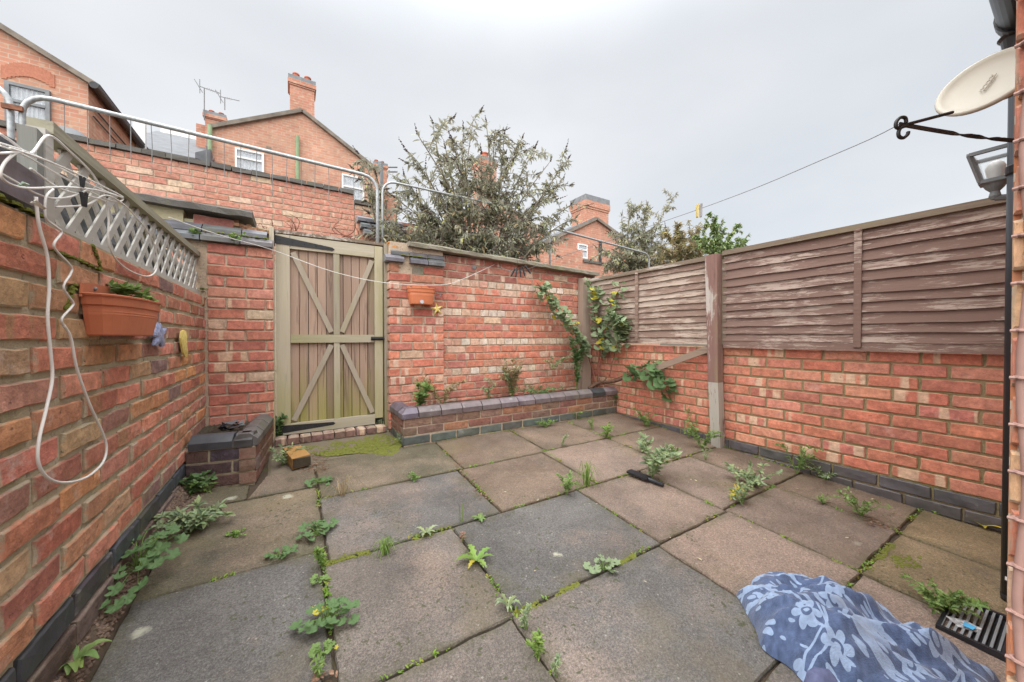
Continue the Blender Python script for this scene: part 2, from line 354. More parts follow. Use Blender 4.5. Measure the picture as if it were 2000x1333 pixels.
def slab_mat():
    M = MT('concrete_slab', .72, .4); v = M.vec(rnd=25); base = M.info.outputs['Color']
    c = M.val(base, M.noise(2.2, v, 7, .68), .62, 1.38)
    c = M.mix(M.rng(M.noise(1.1, M.vec(rnd=77), 6, .7), .50, .64, 0, .38), c, (.30, .215, .165))
    c = M.mix(M.rng(M.noise(5.5, M.vec(rnd=57), 6, .7), .55, .68, 0, .45), c, (.085, .078, .07))
    c = M.val(c, M.noise(330, v, 2, .5), .6, 1.4)
    c = M.val(c, M.noise(130, v, 3, .6), .62, 1.38)
    c = M.mix(M.rng(M.noise(1.7, M.vec(rnd=14), 5, .6), .56, .74, 0, .45), c, (.175, .135, .065))          # ochre algae stain
    vb = M.voro(3.1, M.vec((1, 1, 1), M.vec(rnd=31)))
    spot = M.math('MULTIPLY', M.rng(M.math('ADD', vb, M.math('MULTIPLY', M.noise(40, v, 4), .12)), .11, .145, 1, 0), M.rng(M.noise(.9, M.vec(rnd=47), 2), .45, .50))
    c = M.mix(M.math('MULTIPLY', spot, .75), c, (.42, .42, .33))                                             # round lichens
    c = M.mix(M.rng(M.voro(26, v), .10, .07, 0, .35), c, (.45, .43, .38))                                   # pale aggregate
    c = M.mix(M.math('MULTIPLY', M.rng(M.noise(60, v, 3), .60, .66), M.rng(M.noise(3, M.vec(rnd=66), 3), .46, .60)), c, (.055, .06, .025))  # black moss crumbs
    gen = M.n('ShaderNodeTexCoord').outputs['Generated']; sg = M.n('ShaderNodeSeparateXYZ'); M.l(gen, sg.inputs[0])
    ed = M.math('MINIMUM', M.math('MINIMUM', sg.outputs[0], M.math('SUBTRACT', 1., sg.outputs[0])), M.math('MINIMUM', sg.outputs[1], M.math('SUBTRACT', 1., sg.outputs[1])))
    ed = M.math('ADD', ed, M.math('MULTIPLY', M.math('SUBTRACT', M.noise(6, M.vec(rnd=83), 6, .75), .5), .55)); c = M.mix(M.rng(ed, -.06, .07, .62, 0), c, M.mix(M.noise(25, v, 4), (.055, .048, .032), (.10, .095, .035)))
    M.seti(M.b.inputs['Roughness'], M.rng(M.noise(3, v, 4), .35, .65, .45, .85))
    M.bump(M.noise(150, v, 5, .7), .6, .006); return M.done(c)
M_SLAB = slab_mat()
def far_brick_mat(name, a, b, mortar, scale=1.0):
    M = MT(name, .9, .2); br = M.n('ShaderNodeTexBrick'); br.inputs['Scale'].default_value = 1; br.offset = .5
    br.inputs['Brick Width'].default_value = .225 * scale; br.inputs['Row Height'].default_value = .075 * scale; br.inputs['Mortar Size'].default_value = .006 * scale; br.inputs['Bias'].default_value = -.15
    for i, c in zip((1, 2, 3), (a, b, mortar)): br.inputs[i].default_value = (*c, 1)
    sp = M.n('ShaderNodeSeparateXYZ'); M.l(M.co, sp.inputs[0]); cb = M.n('ShaderNodeCombineXYZ'); M.l(M.math('ADD', sp.outputs[0], sp.outputs[1]), cb.inputs[0]); M.l(sp.outputs[2], cb.inputs[1])
    M.l(cb.outputs[0], br.inputs['Vector'])
    c = M.val(br.outputs['Color'], M.noise(1.3, None, 6, .65), .78, 1.2)
    c = M.mix(M.rng(M.noise(1, M.vec((7, 7, 13)), 2, .4), .60, .66, 0, .55), c, (.60, .45, .32)); M.bump(br.outputs['Fac'], -.4, .01)
    return M.done(c)
M_FARBRICK = far_brick_mat('far_house_brick', (.50, .245, .17), (.56, .32, .22), (.50, .40, .32))
M_FARBRICK2 = far_brick_mat('far_red_brick', (.47, .21, .145), (.53, .265, .185), (.46, .36, .28))
M_NEARB = far_brick_mat('house_brick', (.46, .19, .10), (.56, .33, .2), (.55, .45, .36))
M_VERGE = plain('weathered_verge', (.22, .19, .16), .9, .2, 0, .3, 4)

# ------------------------------------------------------------------ bricks
def brick_mesh(name, L, H, D, seed, rough=.0022, spall=False, bev=.004):
    rn = random.Random(seed); mb = MB(); pts = []
    nx = 5 if L > .12 else 3
    for i in range(nx): pts.append((-L / 2 + L * i / nx, -H / 2))
    for i in range(2): pts.append((L / 2, -H / 2 + H * i / 2))
    for i in range(nx): pts.append((L / 2 - L * i / nx, H / 2))
    for i in range(2): pts.append((-L / 2, H / 2 - H * i / 2))
    j = lambda s: rn.uniform(-s, s)
    out = [(x + j(rough), z + j(rough)) for x, z in pts]; n = len(out)
    # knocked-off corners
    for k in (0, nx, nx + 2, 2 * nx + 2):
        if rn.random() < .45: a = rn.uniform(.03, .09); out[k] = (out[k][0] * (1 - a * .35), out[k][1] * (1 - a))
    fr = [(x * (1 - 2 * bev / L), z * (1 - 2 * bev / H)) for x, z in out]
    sp = .003 if spall else 0
    vs = [(x, sp * rn.random() + j(.0012), z) for x, z in fr] + [(x, bev * rn.uniform(.6, 1.6) + sp * .6, z) for x, z in out] + [(x, D, z) for x, z in out]
    c = [(-L * .28, j(.002) + sp * rn.random() * 1.2, j(.006)), (0, -.001 + j(.002) + sp * rn.random() * 1.2, j(.006)), (L * .28, j(.002) + sp * rn.random() * 1.2, j(.006))]
    fs = []
    for i in range(n):
        a, b = i, (i + 1) % n; xm = (fr[a][0] + fr[b][0]) / 2; k = 0 if xm < -L * .15 else (2 if xm > L * .15 else 1)
        fs.append((a, b, 3 * n + k))
    # fill between the three centres
    def side(a, b, lowx):
        return
    for i in range(n): fs.append((i, i + n, (i + 1) % n + n, (i + 1) % n)); fs.append((i + n, i + 2 * n, (i + 1) % n + 2 * n, (i + 1) % n + n))
    ks = []
    for i in range(n):
        a, b = i, (i + 1) % n; xm = (fr[a][0] + fr[b][0]) / 2; ks.append(0 if xm < -L * .15 else (2 if xm > L * .15 else 1))
    for i in range(n):
        k0, k1 = ks[i], ks[(i + 1) % n]
        if k0 != k1: fs.append((3 * n + k0, (i + 1) % n, 3 * n + k1))
    mb.add(vs + c, fs); return mb.mesh(name)
_bm = {}
def brick_variants(key, L, H, D=.10, rough=.0022, k=6, spall=0):
    if key not in _bm: _bm[key] = [brick_mesh('brick', L, H, D, hash(key) % 9999 + i * 31 if False else i * 31 + int(L * 1e4) + int(H * 1e5), rough, i >= k - spall) for i in range(k)]
    return _bm[key]
ROT = {'-y': 0, '-x': R(-90), '+x': R(90)}
def lay(parent, face, plane, u0, u1, z0, n, pitch, L, joint, mat, colour, rowtype=None, first=0., keep=None, depth=.10, rough=.0022, spall=0, wob=.0025, name='brick'):
    """lay n courses of single bricks on one face; u runs along the wall"""
    H = pitch - joint; key0 = (mat.name, round(H, 4)); cnt = 0
    for i in range(n):
        rt = rowtype(i) if rowtype else 's'; bl = L if rt == 's' else (L + joint) / 2 - joint
        st = bl + joint; off = first + (0 if i % 2 == 0 else .5 * (L + joint)) + (.25 * (L + joint) if rt == 'h' else 0) + U(-.006, .006)
        u = u0 - (off % st)
        while u < u1 - .015:
            a, b = max(u, u0), min(u + bl, u1); u += st
            if b - a < .018: continue
            zc = z0 + (i + .5) * pitch; uc = (a + b) / 2
            if keep and not keep(uc, zc, i): continue
            full = b - a > bl * .97; kind = rt if full or (b - a) > .12 else 'c'
            base = bl if kind == rt else .09
            me = random.choice(brick_variants(key0 + (kind, round(base, 3)), base, H, depth, rough, 7, spall))
            y = plane; pr = U(-wob, wob)
            loc = {'-y': (uc, plane + pr, zc), '-x': (plane + pr, uc, zc), '+x': (plane + pr, uc, zc)}[face]
            o = inst(name, me, mat, parent, (loc[0], loc[1], loc[2] + U(-.0015, .0015)), (0, U(-.006, .006) if face == '-y' else 0, ROT[face]), colour(uc, zc, i, rt), (((b - a) / base) * (1 if random.random() < .5 else 1), 1, 1))
            cnt += 1
    return cnt

# ------------------------------------------------------------------ ground and paving
g = MB(); g.add([(-60, -60, -.08), (60, -60, -.08), (60, 90, -.06), (-60, 90, -.06)], [(0, 1, 2, 3)]); struct(put('ground', g, M_SOIL))
XR = 3.02; XL = -.50; YB = 3.16
pav = bpy.data.objects.new('paving', None); COL.objects.link(pav); struct(pav, 'weedy concrete slab paving of the yard')
g = MB(); nx, ny = 36, 36; vs = []
for j in range(ny + 1):
    for i in range(nx + 1):
        x = -.75 + 3.9 * i / nx; y = -1.2 + 4.5 * j / ny; vs.append((x, y, gz(y) - .014 + noise.noise((x * 9, y * 9, 0)) * .006))
g.add(vs, [(j * (nx + 1) + i, j * (nx + 1) + i + 1, (j + 1) * (nx + 1) + i + 1, (j + 1) * (nx + 1) + i) for j in range(ny) for i in range(nx)])
M_BED = stone_mat('dirt_joint_fill', (.045, .032, .022), (.085, .062, .042), .45, (.075, .085, .02))
put('joint_dirt', g, M_BED, pav)
GREY = (.104, .098, .092); GREYB = (.128, .110, .096); PINK = (.180, .134, .107); BROWN = (.150, .109, .080); OCH = (.18, .134, .076); OLIVE = (.108, .093, .062)
def slab(x0, x1, y0, y1, c, sk=0., dz=0., cut=None):
    gp = .0038; mb = MB(); n = 12; rn = random.Random(int((x0 * 7 + y0 * 13) * 1000)); out = []
    P = [(x0 + gp, y0 + gp), (x1 - gp, y0 + gp + sk), (x1 - gp, y1 - gp + sk), (x0 + gp, y1 - gp)]
    if cut: P = cut
    for k in range(len(P)):
        a, b = P[k], P[(k + 1) % len(P)]
        for i in range(n): t = i / n; out.append((a[0] + (b[0] - a[0]) * t + rn.uniform(-.0032, .0032), a[1] + (b[1] - a[1]) * t + rn.uniform(-.0032, .0032)))
    cx = sum(p[0] for p in out) / len(out); cy = sum(p[1] for p in out) / len(out); m = len(out); tx, ty = rn.uniform(-.004, .004), rn.uniform(-.004, .004)
    def z(x, y, d): return gz(y) + d + dz + (x - cx) * tx + (y - cy) * ty
    vs = [(cx + (x - cx) * .988, cy + (y - cy) * .988, z(x, y, 0)) for x, y in out] + [(x, y, z(x, y, -.006 + rn.uniform(-.002, .002))) for x, y in out] + [(x, y, z(x, y, -.045)) for x, y in out]
    fs = [tuple(range(m))]
    for i in range(m): k = (i + 1) % m; fs += [(i, i + m, k + m, k), (i + m, i + 2 * m, k + 2 * m, k + m)]
    mb.add(vs, fs); put('slab', mb, M_SLAB, pav, color=c)
for a in [(-.462, .075, -.1, .50, GREY), (-.462, .07, .50, 1.09, GREY), (-.462, .095, 1.09, 1.68, GREY), (-.462, .118, 1.68, 2.31, OLIVE),
          (.055, .60, -.1, .48, GREY), (.06, .615, .48, 1.00, GREYB), (.10, .64, 1.005, 1.575, GREYB), (.12, .91, 1.585, 2.15, GREY), (.125, .955, 2.16, 2.715, OLIVE),
          (.60, 1.37, -.1, .48, GREYB), (.615, 1.385, .48, 1.01, GREY), (.64, 1.415, 1.015, 1.575, GREY), (.915, 1.585, 1.585, 2.15, BROWN), (.955, 1.64, 2.16, 2.715, BROWN),
          (1.375, 1.965, -.1, .485, PINK), (1.39, 1.975, .49, 1.015, PINK), (1.42, 1.97, 1.02, 1.58, PINK), (1.59, 2.275, 1.59, 2.16, PINK), (1.645, 2.29, 2.17, 2.72, BROWN),
          (1.98, 2.555, .50, 1.035, PINK), (1.975, 2.54, 1.04, 1.59, PINK), (2.28, 2.995, 1.60, 2.17, BROWN), (2.295, 3.0, 2.18, 2.72, BROWN),
          (2.56, 2.99, .505, 1.04, BROWN), (2.545, 2.99, 1.045, 1.595, BROWN), (1.975, 2.52, -.1, .49, OCH), (2.53, 2.99, -.1, .495, OCH)]:
    slab(*a)
slab(0, 0, 2.32, 2.6, OLIVE, cut=[(-.20, 2.325), (.122, 2.32), (.11, 2.62), (-.13, 2.60)])
slab(0, 0, 2.32, 2.5, OLIVE, cut=[(-.45, 2.325), (-.21, 2.325), (-.21, 2.50), (-.45, 2.56)])

# ------------------------------------------------------------------ left garden wall
def core(parent, a, b, mat, name='mortar_core'): m = MB(); m.box(a, b); return put(name, m, mat, parent)
pal_left = [(.36, .155, .11), (.40, .185, .125), (.31, .15, .11), (.40, .235, .14), (.44, .25, .125), (.30, .18, .145), (.36, .195, .15), (.38, .28, .17), (.45, .22, .16), (.42, .20, .14), (.43, .22, .16), (.40, .19, .135), (.20, .145, .135)]
def col_left(u, z, i, rt): return jitc(tuple(v * k for v, k in zip(random.choice(pal_left), (1.30, 1.10, 1.06))), .14)
wL = thing('garden_wall', 'rough mossy red and brown brick wall on the left under the trellis', 'wall', (XL, 2.2, 0))
core(wL, (XL - .23, .55, -.05), (XL - .0085, 3.30, 1.268), M_MORT_L)
lay(wL, '+x', XL, .62, 3.22, .305, 13, .0742, .216, .0165, M_LEFT, col_left, first=.05, rough=.0035, spall=2, wob=.003)
lay(wL, '+x', XL + .004, .62, 2.62, .232, 1, .072, .225, .010, M_BLUE, lambda *a: jitc((.055, .055, .065), .3), first=.13, rough=.002, name='blue_brick')
lay(wL, '+x', XL + .006, .62, 2.62, .086, 2, .0725, .225, .010, M_WIRE, lambda *a: jitc((.12, .085, .08), .3), first=.02)
# ------------------------------------------------------------------ back garden wall
pal_back = [(.54, .205, .135), (.53, .195, .13), (.55, .225, .155), (.50, .19, .135), (.55, .26, .19), (.44, .175, .135)]
hdr = lambda i: 'h' if i in (6, 10, 14, 18) else 's'
def col_back(u, z, i, rt):
    if rt == 'h': return jitc(random.choice([(.58, .42, .32), (.57, .37, .275), (.60, .47, .37), (.54, .31, .23), (.60, .51, .43)]), .10)
    if z > 1.55 and random.random() < .7: return jitc((.36, .145, .11), .15)
    if random.random() < .06: return jitc((.56, .38, .28), .1)
    return jitc(random.choice(pal_back), .1)
wB = thing('garden_wall', 'banded orange and cream brick wall behind the raised bed, stone coping on top', 'wall', (2.1, YB, .2))
core(wB, (1.15, YB + .010, .10), (XR + .12, YB + .23, 1.752), M_MORT)
lay(wB, '-y', YB, 1.185, XR + .10, .20, 22, .0706, .184, .009, M_BACK, col_back, hdr, first=.04, keep=lambda u, z, i: z > .33)
def coping_stone(x0, x1, za, zb, y0, y1, th, seed):
    rn = random.Random(seed); m = MB(); n = 16; pr = []
    for i in range(n + 1):
        t = i / n; x = x0 + (x1 - x0) * t; z = za + (zb - za) * t; j = lambda s: rn.uniform(-s, s)
        pr.append([(x, y0 + j(.006), z - th + j(.004)), (x, y0 + j(.006), z - .012 + j(.004)), (x, y0 + .02 + j(.006), z + j(.004)), (x, y1, z + .012 + j(.004)), (x, y1, z - th)])
    vs = [p for r_ in pr for p in r_]; k = 5
    fs = [(i * k + a, (i + 1) * k + a, (i + 1) * k + (a + 1) % k, i * k + (a + 1) % k) for i in range(n) for a in range(k)] + [tuple(range(k)), tuple(n * k + a for a in range(k - 1, -1, -1))]
    m.add(vs, [tuple(reversed(f)) for f in fs]); return m
put('coping_stone', coping_stone(.86, 1.95, 1.812, 1.785, 3.07, 3.42, .042, 3), M_CONC, wB)
put('coping_stone', coping_stone(1.955, 3.10, 1.785, 1.757, 3.07, 3.42, .045, 4), M_CONC, wB)
def plinth(parent, x0, z, y, L, top=.045, H=.062, D=.11, c=(.108, .106, .115)):
    """bevel-topped blue brick lying along x, its slope to the front"""
    m = MB(); a = x0 + .003; b = x0 + L - .003
    pr = [(y, z), (y, z + H * .45), (y + .004, z + H * .5), (y + top, z + H), (y + D, z + H), (y + D, z)]
    m.prism([(a, p, q) for p, q in pr], (b - a, 0, 0)); put('bevelled_blue_brick', m, M_BLUE, parent, color=jitc(c, .2))
# brick pier right of the gate
wP = thing('gate_pier', 'brick pier right of the gate carrying two short rows of blue bricks', 'pier', (.95, 3.12, .2))
PX0, PX1, PY = .70, 1.185, 3.115
core(wP, (PX0 + .012, PY + .010, .08), (PX1 - .004, PY + .28, 1.80), M_MORT)
lay(wP, '-y', PY, PX0, PX1, .205, 19, .0742, .19, .011, M_BACK, lambda u, z, i, rt: jitc(random.choice([(.36, .12, .085), (.42, .18, .12), (.34, .11, .08)] if z > 1.2 else pal_back + [(.56, .36, .26)]), .12), first=.10, spall=1, wob=.004, keep=lambda u, z, i: not (i == 18 and .86 < u < 1.0))
m = MB(); m.box((.90, PY - .002, 1.53), (1.0, PY + .01, 1.60), .004); put('mortar_patch', m, M_CONC, wP)
for i in range(3): plinth(wP, .715 + i * .157 - (0.05 if i == 0 else 0), 1.625, PY - .045, .157 + (.0 if i else .0))
for i in range(3): plinth(wP, .715 + i * .16, 1.690, PY - .005, .158, c=(.135, .133, .14))
m = MB(); m.box((.73, PY + .05, 1.75), (1.10, PY + .2, 1.795), .012); put('mortar_cap', m, M_CONC, wP)
m = MB()
for k in range(26): x = .735 + U(-.03, .05); y = PY + .03 + U(-.02, .05); z = 1.755 + U(0, .045); s_ = U(.006, .014); m.box((x - s_, y - s_, z - s_ * .5), (x + s_, y + s_, z + s_ * .5), .004)
put('crumbled_mortar', m, plain('orange_crumble', (.55, .25, .08), .95, .1, 0, .3, 30), wP)
# moss between the two steps
def moss_strip(parent, pts, w, h, n=40, mat=None):
    mb = MB()
    for k in range(n):
        t = random.random() * (len(pts) - 1); i = min(int(t), len(pts) - 2); p = Vector(pts[i]).lerp(Vector(pts[i + 1]), t - i)
        r_ = U(.35, 1) * w; mb.lathe(p + Vector((U(-w, w) * .5, U(-w, w) * .5, -h * .2)), [(r_, 0), (r_ * .8, h * U(.4, .8)), (r_ * .3, h * U(.7, 1))], 6)
    return put('moss', mb, mat or M_MOSS, parent, kind='stuff')
moss_strip(wP, [(.80, PY - .015, 1.688), (1.04, PY - .015, 1.688)], .012, .010, 40)
# brick pier left of the gate
wQ = thing('gate_pier', 'red brick pier between the left wall and the gate, rows of blue bricks on top', 'pier', (-.3, YB, .2))
core(wQ, (-.60, YB + .010, .05), (-.112, YB + .25, 1.70), M_MORT)
lay(wQ, '-y', YB, -.485, -.112, .292, 18, .0746, .215, .010, M_PIER, lambda u, z, i, rt: jitc(random.choice([(.44, .165, .12), (.48, .185, .135), (.41, .15, .115), (.44, .165, .12), (.48, .185, .135), (.46, .18, .13), (.50, .23, .17), (.52, .38, .27)]), .1), first=.12, spall=1, wob=.005)
for i in range(3): plinth(wQ, -.70 + .215 * i - .03, 1.636, YB - .05, .215 if i < 2 else .19)
for i in range(4): plinth(wQ, -.86 + .215 * i - .08, 1.700, YB - .01, .215 if i < 3 else .15)
moss_strip(wQ, [(-.5, YB - .02, 1.70), (-.13, YB - .02, 1.70)], .010, .010, 34)
put('upper_core', MB().box((-1.4, YB + .10, 1.62), (-.12, YB + .30, 1.80)), M_OLIVE, wQ)
put('olive_stone', MB().box((-.98, YB + .085, 1.755), (-.62, YB + .2, 1.868), .004), M_OLIVE, wQ)
put('olive_stone', MB().box((-1.4, YB + .085, 1.755), (-.99, YB + .2, 1.868), .004), M_OLIVE, wQ)
o = inst('brick', brick_variants('upper', .22, .065)[0], M_PIER, wQ, (-.46, YB + .09, 1.80), (0, .02, 0), (.27, .11, .09))
put('coping_stone', coping_stone(-1.3, -.235, 1.92, 1.895, YB + .02, YB + .40, .05, 8), M_CONC_DARK, wQ)
m = MB()
for k in range(60): x = U(-.34, -.14); z = 1.765 + max(0, (-.14 - x)) * .32 * random.random(); s_ = U(.008, .02); y = YB + .08 + U(0, .06); m.box((x - s_, y - s_, z - s_ * .5), (x + s_, y + s_, z + s_ * .6), .005)
put('crumbled_brick', m, M_RUBBLE, wQ)
# ------------------------------------------------------------------ right garden wall
wR = thing('garden_wall', 'clean orange-red brick wall on the right below the brown fence', 'wall', (XR, 1.5, .05))
core(wR, (XR + .008, -.4, -.06), (XR + .20, YB + .02, .905), M_MORT_R)
lay(wR, '-x', XR, -.35, YB, .160, 10, .075, .207, .0115, M_RIGHT, lambda u, z, i, rt: jitc(random.choice([(.52, .195, .13), (.50, .18, .12), (.53, .215, .15), (.52, .205, .135), (.46, .175, .13), (.55, .24, .165)]), .11), first=.11, rough=.0016, wob=.002)
lay(wR, '-x', XR - .004, -.35, YB, .085, 1, .075, .207, .009, M_BLUE, lambda *a: jitc((.088, .082, .088), .15), first=.05, rough=.001, name='blue_brick')
lay(wR, '-x', XR - .008, -.35, YB, .010, 1, .075, .207, .009, M_BLUE, lambda *a: jitc((.098, .086, .088), .15), first=.16, rough=.001, name='blue_brick')

# ------------------------------------------------------------------ fence on the right wall
def slat(y0, y1, zt, zb, x, mat, parent, seed):
    rn = random.Random(seed); mb = MB(); n = 22; vs = []; ph = rn.uniform(0, 9)
    for i in range(n + 1):
        y = y0 + (y1 - y0) * i / n; w = noise.noise((y * 3.1, ph, 0)) * .010 + noise.noise((y * 11, ph, 3)) * .004
        zb2 = zb + w; bow = noise.noise((y * 1.2, ph, 7)) * .003
        vs += [(x - .022 + bow, y, zb2), (x - .013 + bow, y, zb2 + .002), (x + .004, y, zt), (x - .003, y, zt)]
    fs = []
    for i in range(n):
        for a in range(4): b = (a + 1) % 4; fs.append((i * 4 + a, i * 4 + b, (i + 1) * 4 + b, (i + 1) * 4 + a))
    fs += [(3, 2, 1, 0), tuple(n * 4 + a for a in range(4))]
    mb.add(vs, fs); put('slat', mb, mat, parent)
def fence(name, label, y0, y1, ys, mat, zb, zt, nsl, seed, bottom):
    t = thing(name, label, 'fence', (2.99, (y0 + y1) / 2, zb), 'lap fences on the right wall'); rn = random.Random(seed)
    z = zt; zs = [zt]; hs = [rn.uniform(.85, 1.15) for _ in range(nsl)]; k = (zt - zb - bottom) / sum(hs)
    for h in hs: zs.append(zs[-1] - h * k)
    for i in range(nsl): slat(y0, y1, zs[i] + .012, zs[i + 1], 2.99, mat, t, seed + i)
    if bottom: m = MB(); m.box((2.972, y0, zb - .002), (2.99, y1, zb + bottom + .008), .002); put('bottom_rail', m, mat, t)
    m = MB(); m.bar((2.978, y0, zt + .018), (2.978, y1, zt + .018), .05, .036); put('cap_rail', m, M_CAP, t)
    for y in ys:
        b = MB(); b.box((2.958, y - .017, zb + .02), (2.975, y + .017, zt + .002), .001); put('batten', b, mat, t)
        b = MB(); b.lathe((2.962, y, zt + .012), [(.02, -.006), (.026, 0), (.018, .006)], 12, (-1, 0, .5)); put('batten_head', b, mat, t)
    return t
fence('lap_fence', 'near brown lap fence, darker paint, running up to the black drainpipe', -.35, 1.575, [.765], M_SLAT, .905, 1.645, 11, 50, .050)
fence('lap_fence', 'far brown lap fence with badly flaking paint, beside the corner climber', 1.70, 3.08, [2.42], M_SLAT_FAR, .925, 1.628, 12, 80, .0)
t = thing('fence_post', 'square fence post, brown paint above and bare grey wood at the foot', 'post', (2.95, 1.63, .09))
m = MB(); m.add([(2.92, 1.585, .62), (3.0, 1.585, .62), (3.0, 1.665, .62), (2.92, 1.665, .62), (2.905, 1.59, 1.66), (2.985, 1.59, 1.66), (2.985, 1.69, 1.66), (2.905, 1.69, 1.66)], [(3, 2, 1, 0), (4, 5, 6, 7), (0, 1, 5, 4), (1, 2, 6, 5), (2, 3, 7, 6), (3, 0, 4, 7)]); put('painted_shaft', m, M_POST, t)
m = MB(); m.add([(2.935, 1.57, .085), (3.01, 1.57, .085), (3.01, 1.645, .085), (2.935, 1.645, .085), (2.92, 1.585, .62), (3.0, 1.585, .62), (3.0, 1.665, .62), (2.92, 1.665, .62)], [(3, 2, 1, 0), (0, 1, 5, 4), (1, 2, 6, 5), (2, 3, 7, 6), (3, 0, 4, 7)]); put('bare_foot', m, M_POST_GREY, t)
put('sheathing_strip', MB().box((2.975, 1.555, .93), (3.0, 1.586, 1.62), .002), M_CAP, t)
m = MB(); m.add([(2.835, 3.07, .3), (2.975, 3.07, .3), (2.975, 3.15, .3), (2.835, 3.15, .3), (2.842, 3.075, 1.665), (2.952, 3.07, 1.672), (2.955, 3.15, 1.67), (2.84, 3.15, 1.668)], [(3, 2, 1, 0), (4, 5, 6, 7), (0, 1, 5, 4), (1, 2, 6, 5), (2, 3, 7, 6), (3, 0, 4, 7)])
tag(put('fence_post', m, M_OLDPOST), 'cracked grey-brown timber post in the far corner behind the climber', 'post')
a = onx(1383, 682, 2.955); b = onx(1262, 727, 2.93)
m = MB(); m.bar(a, b, .022, .055, (0, 0, 1)); tag(put('board', m, M_BOARD), 'slanting grey board leaning from the fence post down the right wall', 'board')

# ------------------------------------------------------------------ gate
gt = thing('garden_gate', 'weathered wooden plank gate with X braces, green algae and black hinges', 'gate', (.29, YB + .06, .28))
GY = YB + .06
def gx(px, y=None): return ony(px, 600, y or GY).x
ZB, ZT = .275, 1.765
xs = [-.01 + .0625 * i for i in range(11)]
for i in range(10): m = MB(); m.box((xs[i] + .0022, GY + .030 + U(0, .004), ZB + .03), (xs[i + 1] - .0022, GY + .045, ZT - .02), .0006); put('plank', m, M_GATE_PLANK, gt)
def gpart(nm, a, b, mat, d=0): m = MB(); m.box((a[0], GY + d, a[1]), (b[0], GY + .029, b[1]), .0008); return put(nm, m, mat, gt)
gpart('stile', (-.098, ZB + .02), (-.008, ZT), M_GATE_V); gpart('stile', (.606, ZB + .02), (.672, ZT), M_GATE_V)
gpart('rail', (-.006, 1.665), (.604, ZT), M_GATE_H, .001); gpart('rail', (-.006, .945), (.604, 1.008), M_GATE_H, .0015); gpart('rail', (-.06, .245), (.604, .325), M_GATE_H, -.004)
gpart('centre_stile', (.292, 1.009), (.336, 1.664), M_GATE_V, .006); gpart('centre_stile', (.292, .327), (.336, .944), M_GATE_V, .006)
def brace(a, b):
    d = Vector((b[0] - a[0], 0, b[1] - a[1])).normalized(); s_ = Vector((-d.z, 0, d.x)) * .019
    A, B = Vector((a[0], GY + .010, a[1])), Vector((b[0], GY + .010, b[1])); m = MB(); m.prism([A - s_, B - s_, B + s_, A + s_], (0, .019, 0)); put('brace', m, M_GATE_D, gt)
brace((.012, 1.64), (.275, 1.03)); brace((.588, 1.64), (.352, 1.03)); brace((.275, .925), (.012, .345)); brace((.352, .925), (.588, .345))
def strap(z, z2):
    m = MB(); m.prism([(-.115, GY - .006, z - .032), (.285, GY - .006, z2 - .012), (.30, GY - .006, z2), (.285, GY - .006, z2 + .012), (-.115, GY - .006, z + .032)], (0, .0055, 0)); h = put('hinge_strap', m, M_BLACK, gt)
    m = MB(); m.tube([(-.112, GY - .012, z - .055), (-.112, GY - .012, z + .055)], .012, 10); put('hinge_pin', m, M_BLACK, h)
    m = MB()
    for i in range(5): m.lathe((-.07 + .08 * i, GY - .006, z + (z2 - z) * (i * .2)), [(.005, 0), (.004, .003)], 8, (0, -1, 0))
    put('bolt', m, M_BLACK, h)
strap(1.722, 1.695); strap(.288, .292)
m = MB(); m.box((.575, GY - .008, .962), (.668, GY, .992)); lt = put('latch_plate', m, M_BLACK, gt)
m = MB(); m.tube([(.575, GY - .016, .978), (.705, GY - .016, .978)], .010, 10); put('latch_bolt', m, M_BLACK, lt)
put('gate_post', MB().box((-.135, GY - .045, .22), (-.108, GY + .05, 1.80), .002), M_GATE_V, gt)
put('gate_post', MB().box((.682, GY - .03, .22), (.708, GY + .05, 1.79), .002), M_GATE_V, gt)
put('head_rail', MB().box((-.12, GY - .004, 1.774), (.70, GY + .05, 1.80), .004), M_CAP, gt)
put('dark_backing', MB().box((-.10, GY + .055, .2), (.68, GY + .06, 1.77)), M_BLACK, gt)
# threshold: a row of half-buried bricks and concrete
th = thing('threshold', 'low worn brick and concrete threshold under the gate', 'step', (.3, 3.15, .17))
put('concrete_sill', MB().box((-.12, 3.10, .10), (.70, 3.36, .205), .006), M_CONC, th)
for i in range(10): inst('brick', brick_variants('thr', .072, .05)[i % 6], M_PIER, th, (-.07 + .078 * i, 3.088, .222), (0, 0, 0), jitc((.20, .12, .10), .2))

# ------------------------------------------------------------------ raised bed on the right
bd = thing('raised_bed', 'long low brick raised bed along the back wall with purple-grey coping bricks', 'planter', (1.86, 2.9, .16))
BY, BX = 2.72, .712
core(bd, (BX + .007, BY + .007, .05), (XR - .01, BY + .10, .372), M_MORT); core(bd, (BX + .007, BY + .05, .05), (BX + .10, PY - .002, .372), M_MORT)
lay(bd, '-y', BY, BX, XR - .004, .163, 1, .071, .206, .010, M_BLUE, lambda *a: jitc((.10, .115, .10), .25), rough=.0012, name='blue_brick')
lay(bd, '-y', BY, BX, XR - .004, .236, 2, .0665, .206, .009, M_WIRE, lambda *a: jitc(random.choice([(.20, .125, .10), (.22, .14, .105), (.25, .115, .095), (.30, .15, .095), (.21, .135, .10)]), .12), first=.10, rough=.0012)
lay(bd, '+x', BX, BY + .012, PY - .004, .163, 1, .071, .206, .010, M_BLUE, lambda *a: jitc((.10, .105, .10), .2), first=.1)
for o in [c for c in bd.children if abs(c.rotation_euler.z - R(90)) < .01]: o.rotation_euler.z = R(-90)
n0 = set(bd.children); lay(bd, '-x', BX, BY + .012, PY - .004, .236, 2, .0665, .206, .009, M_WIRE, lambda *a: jitc((.24, .12, .095), .15), first=.06)
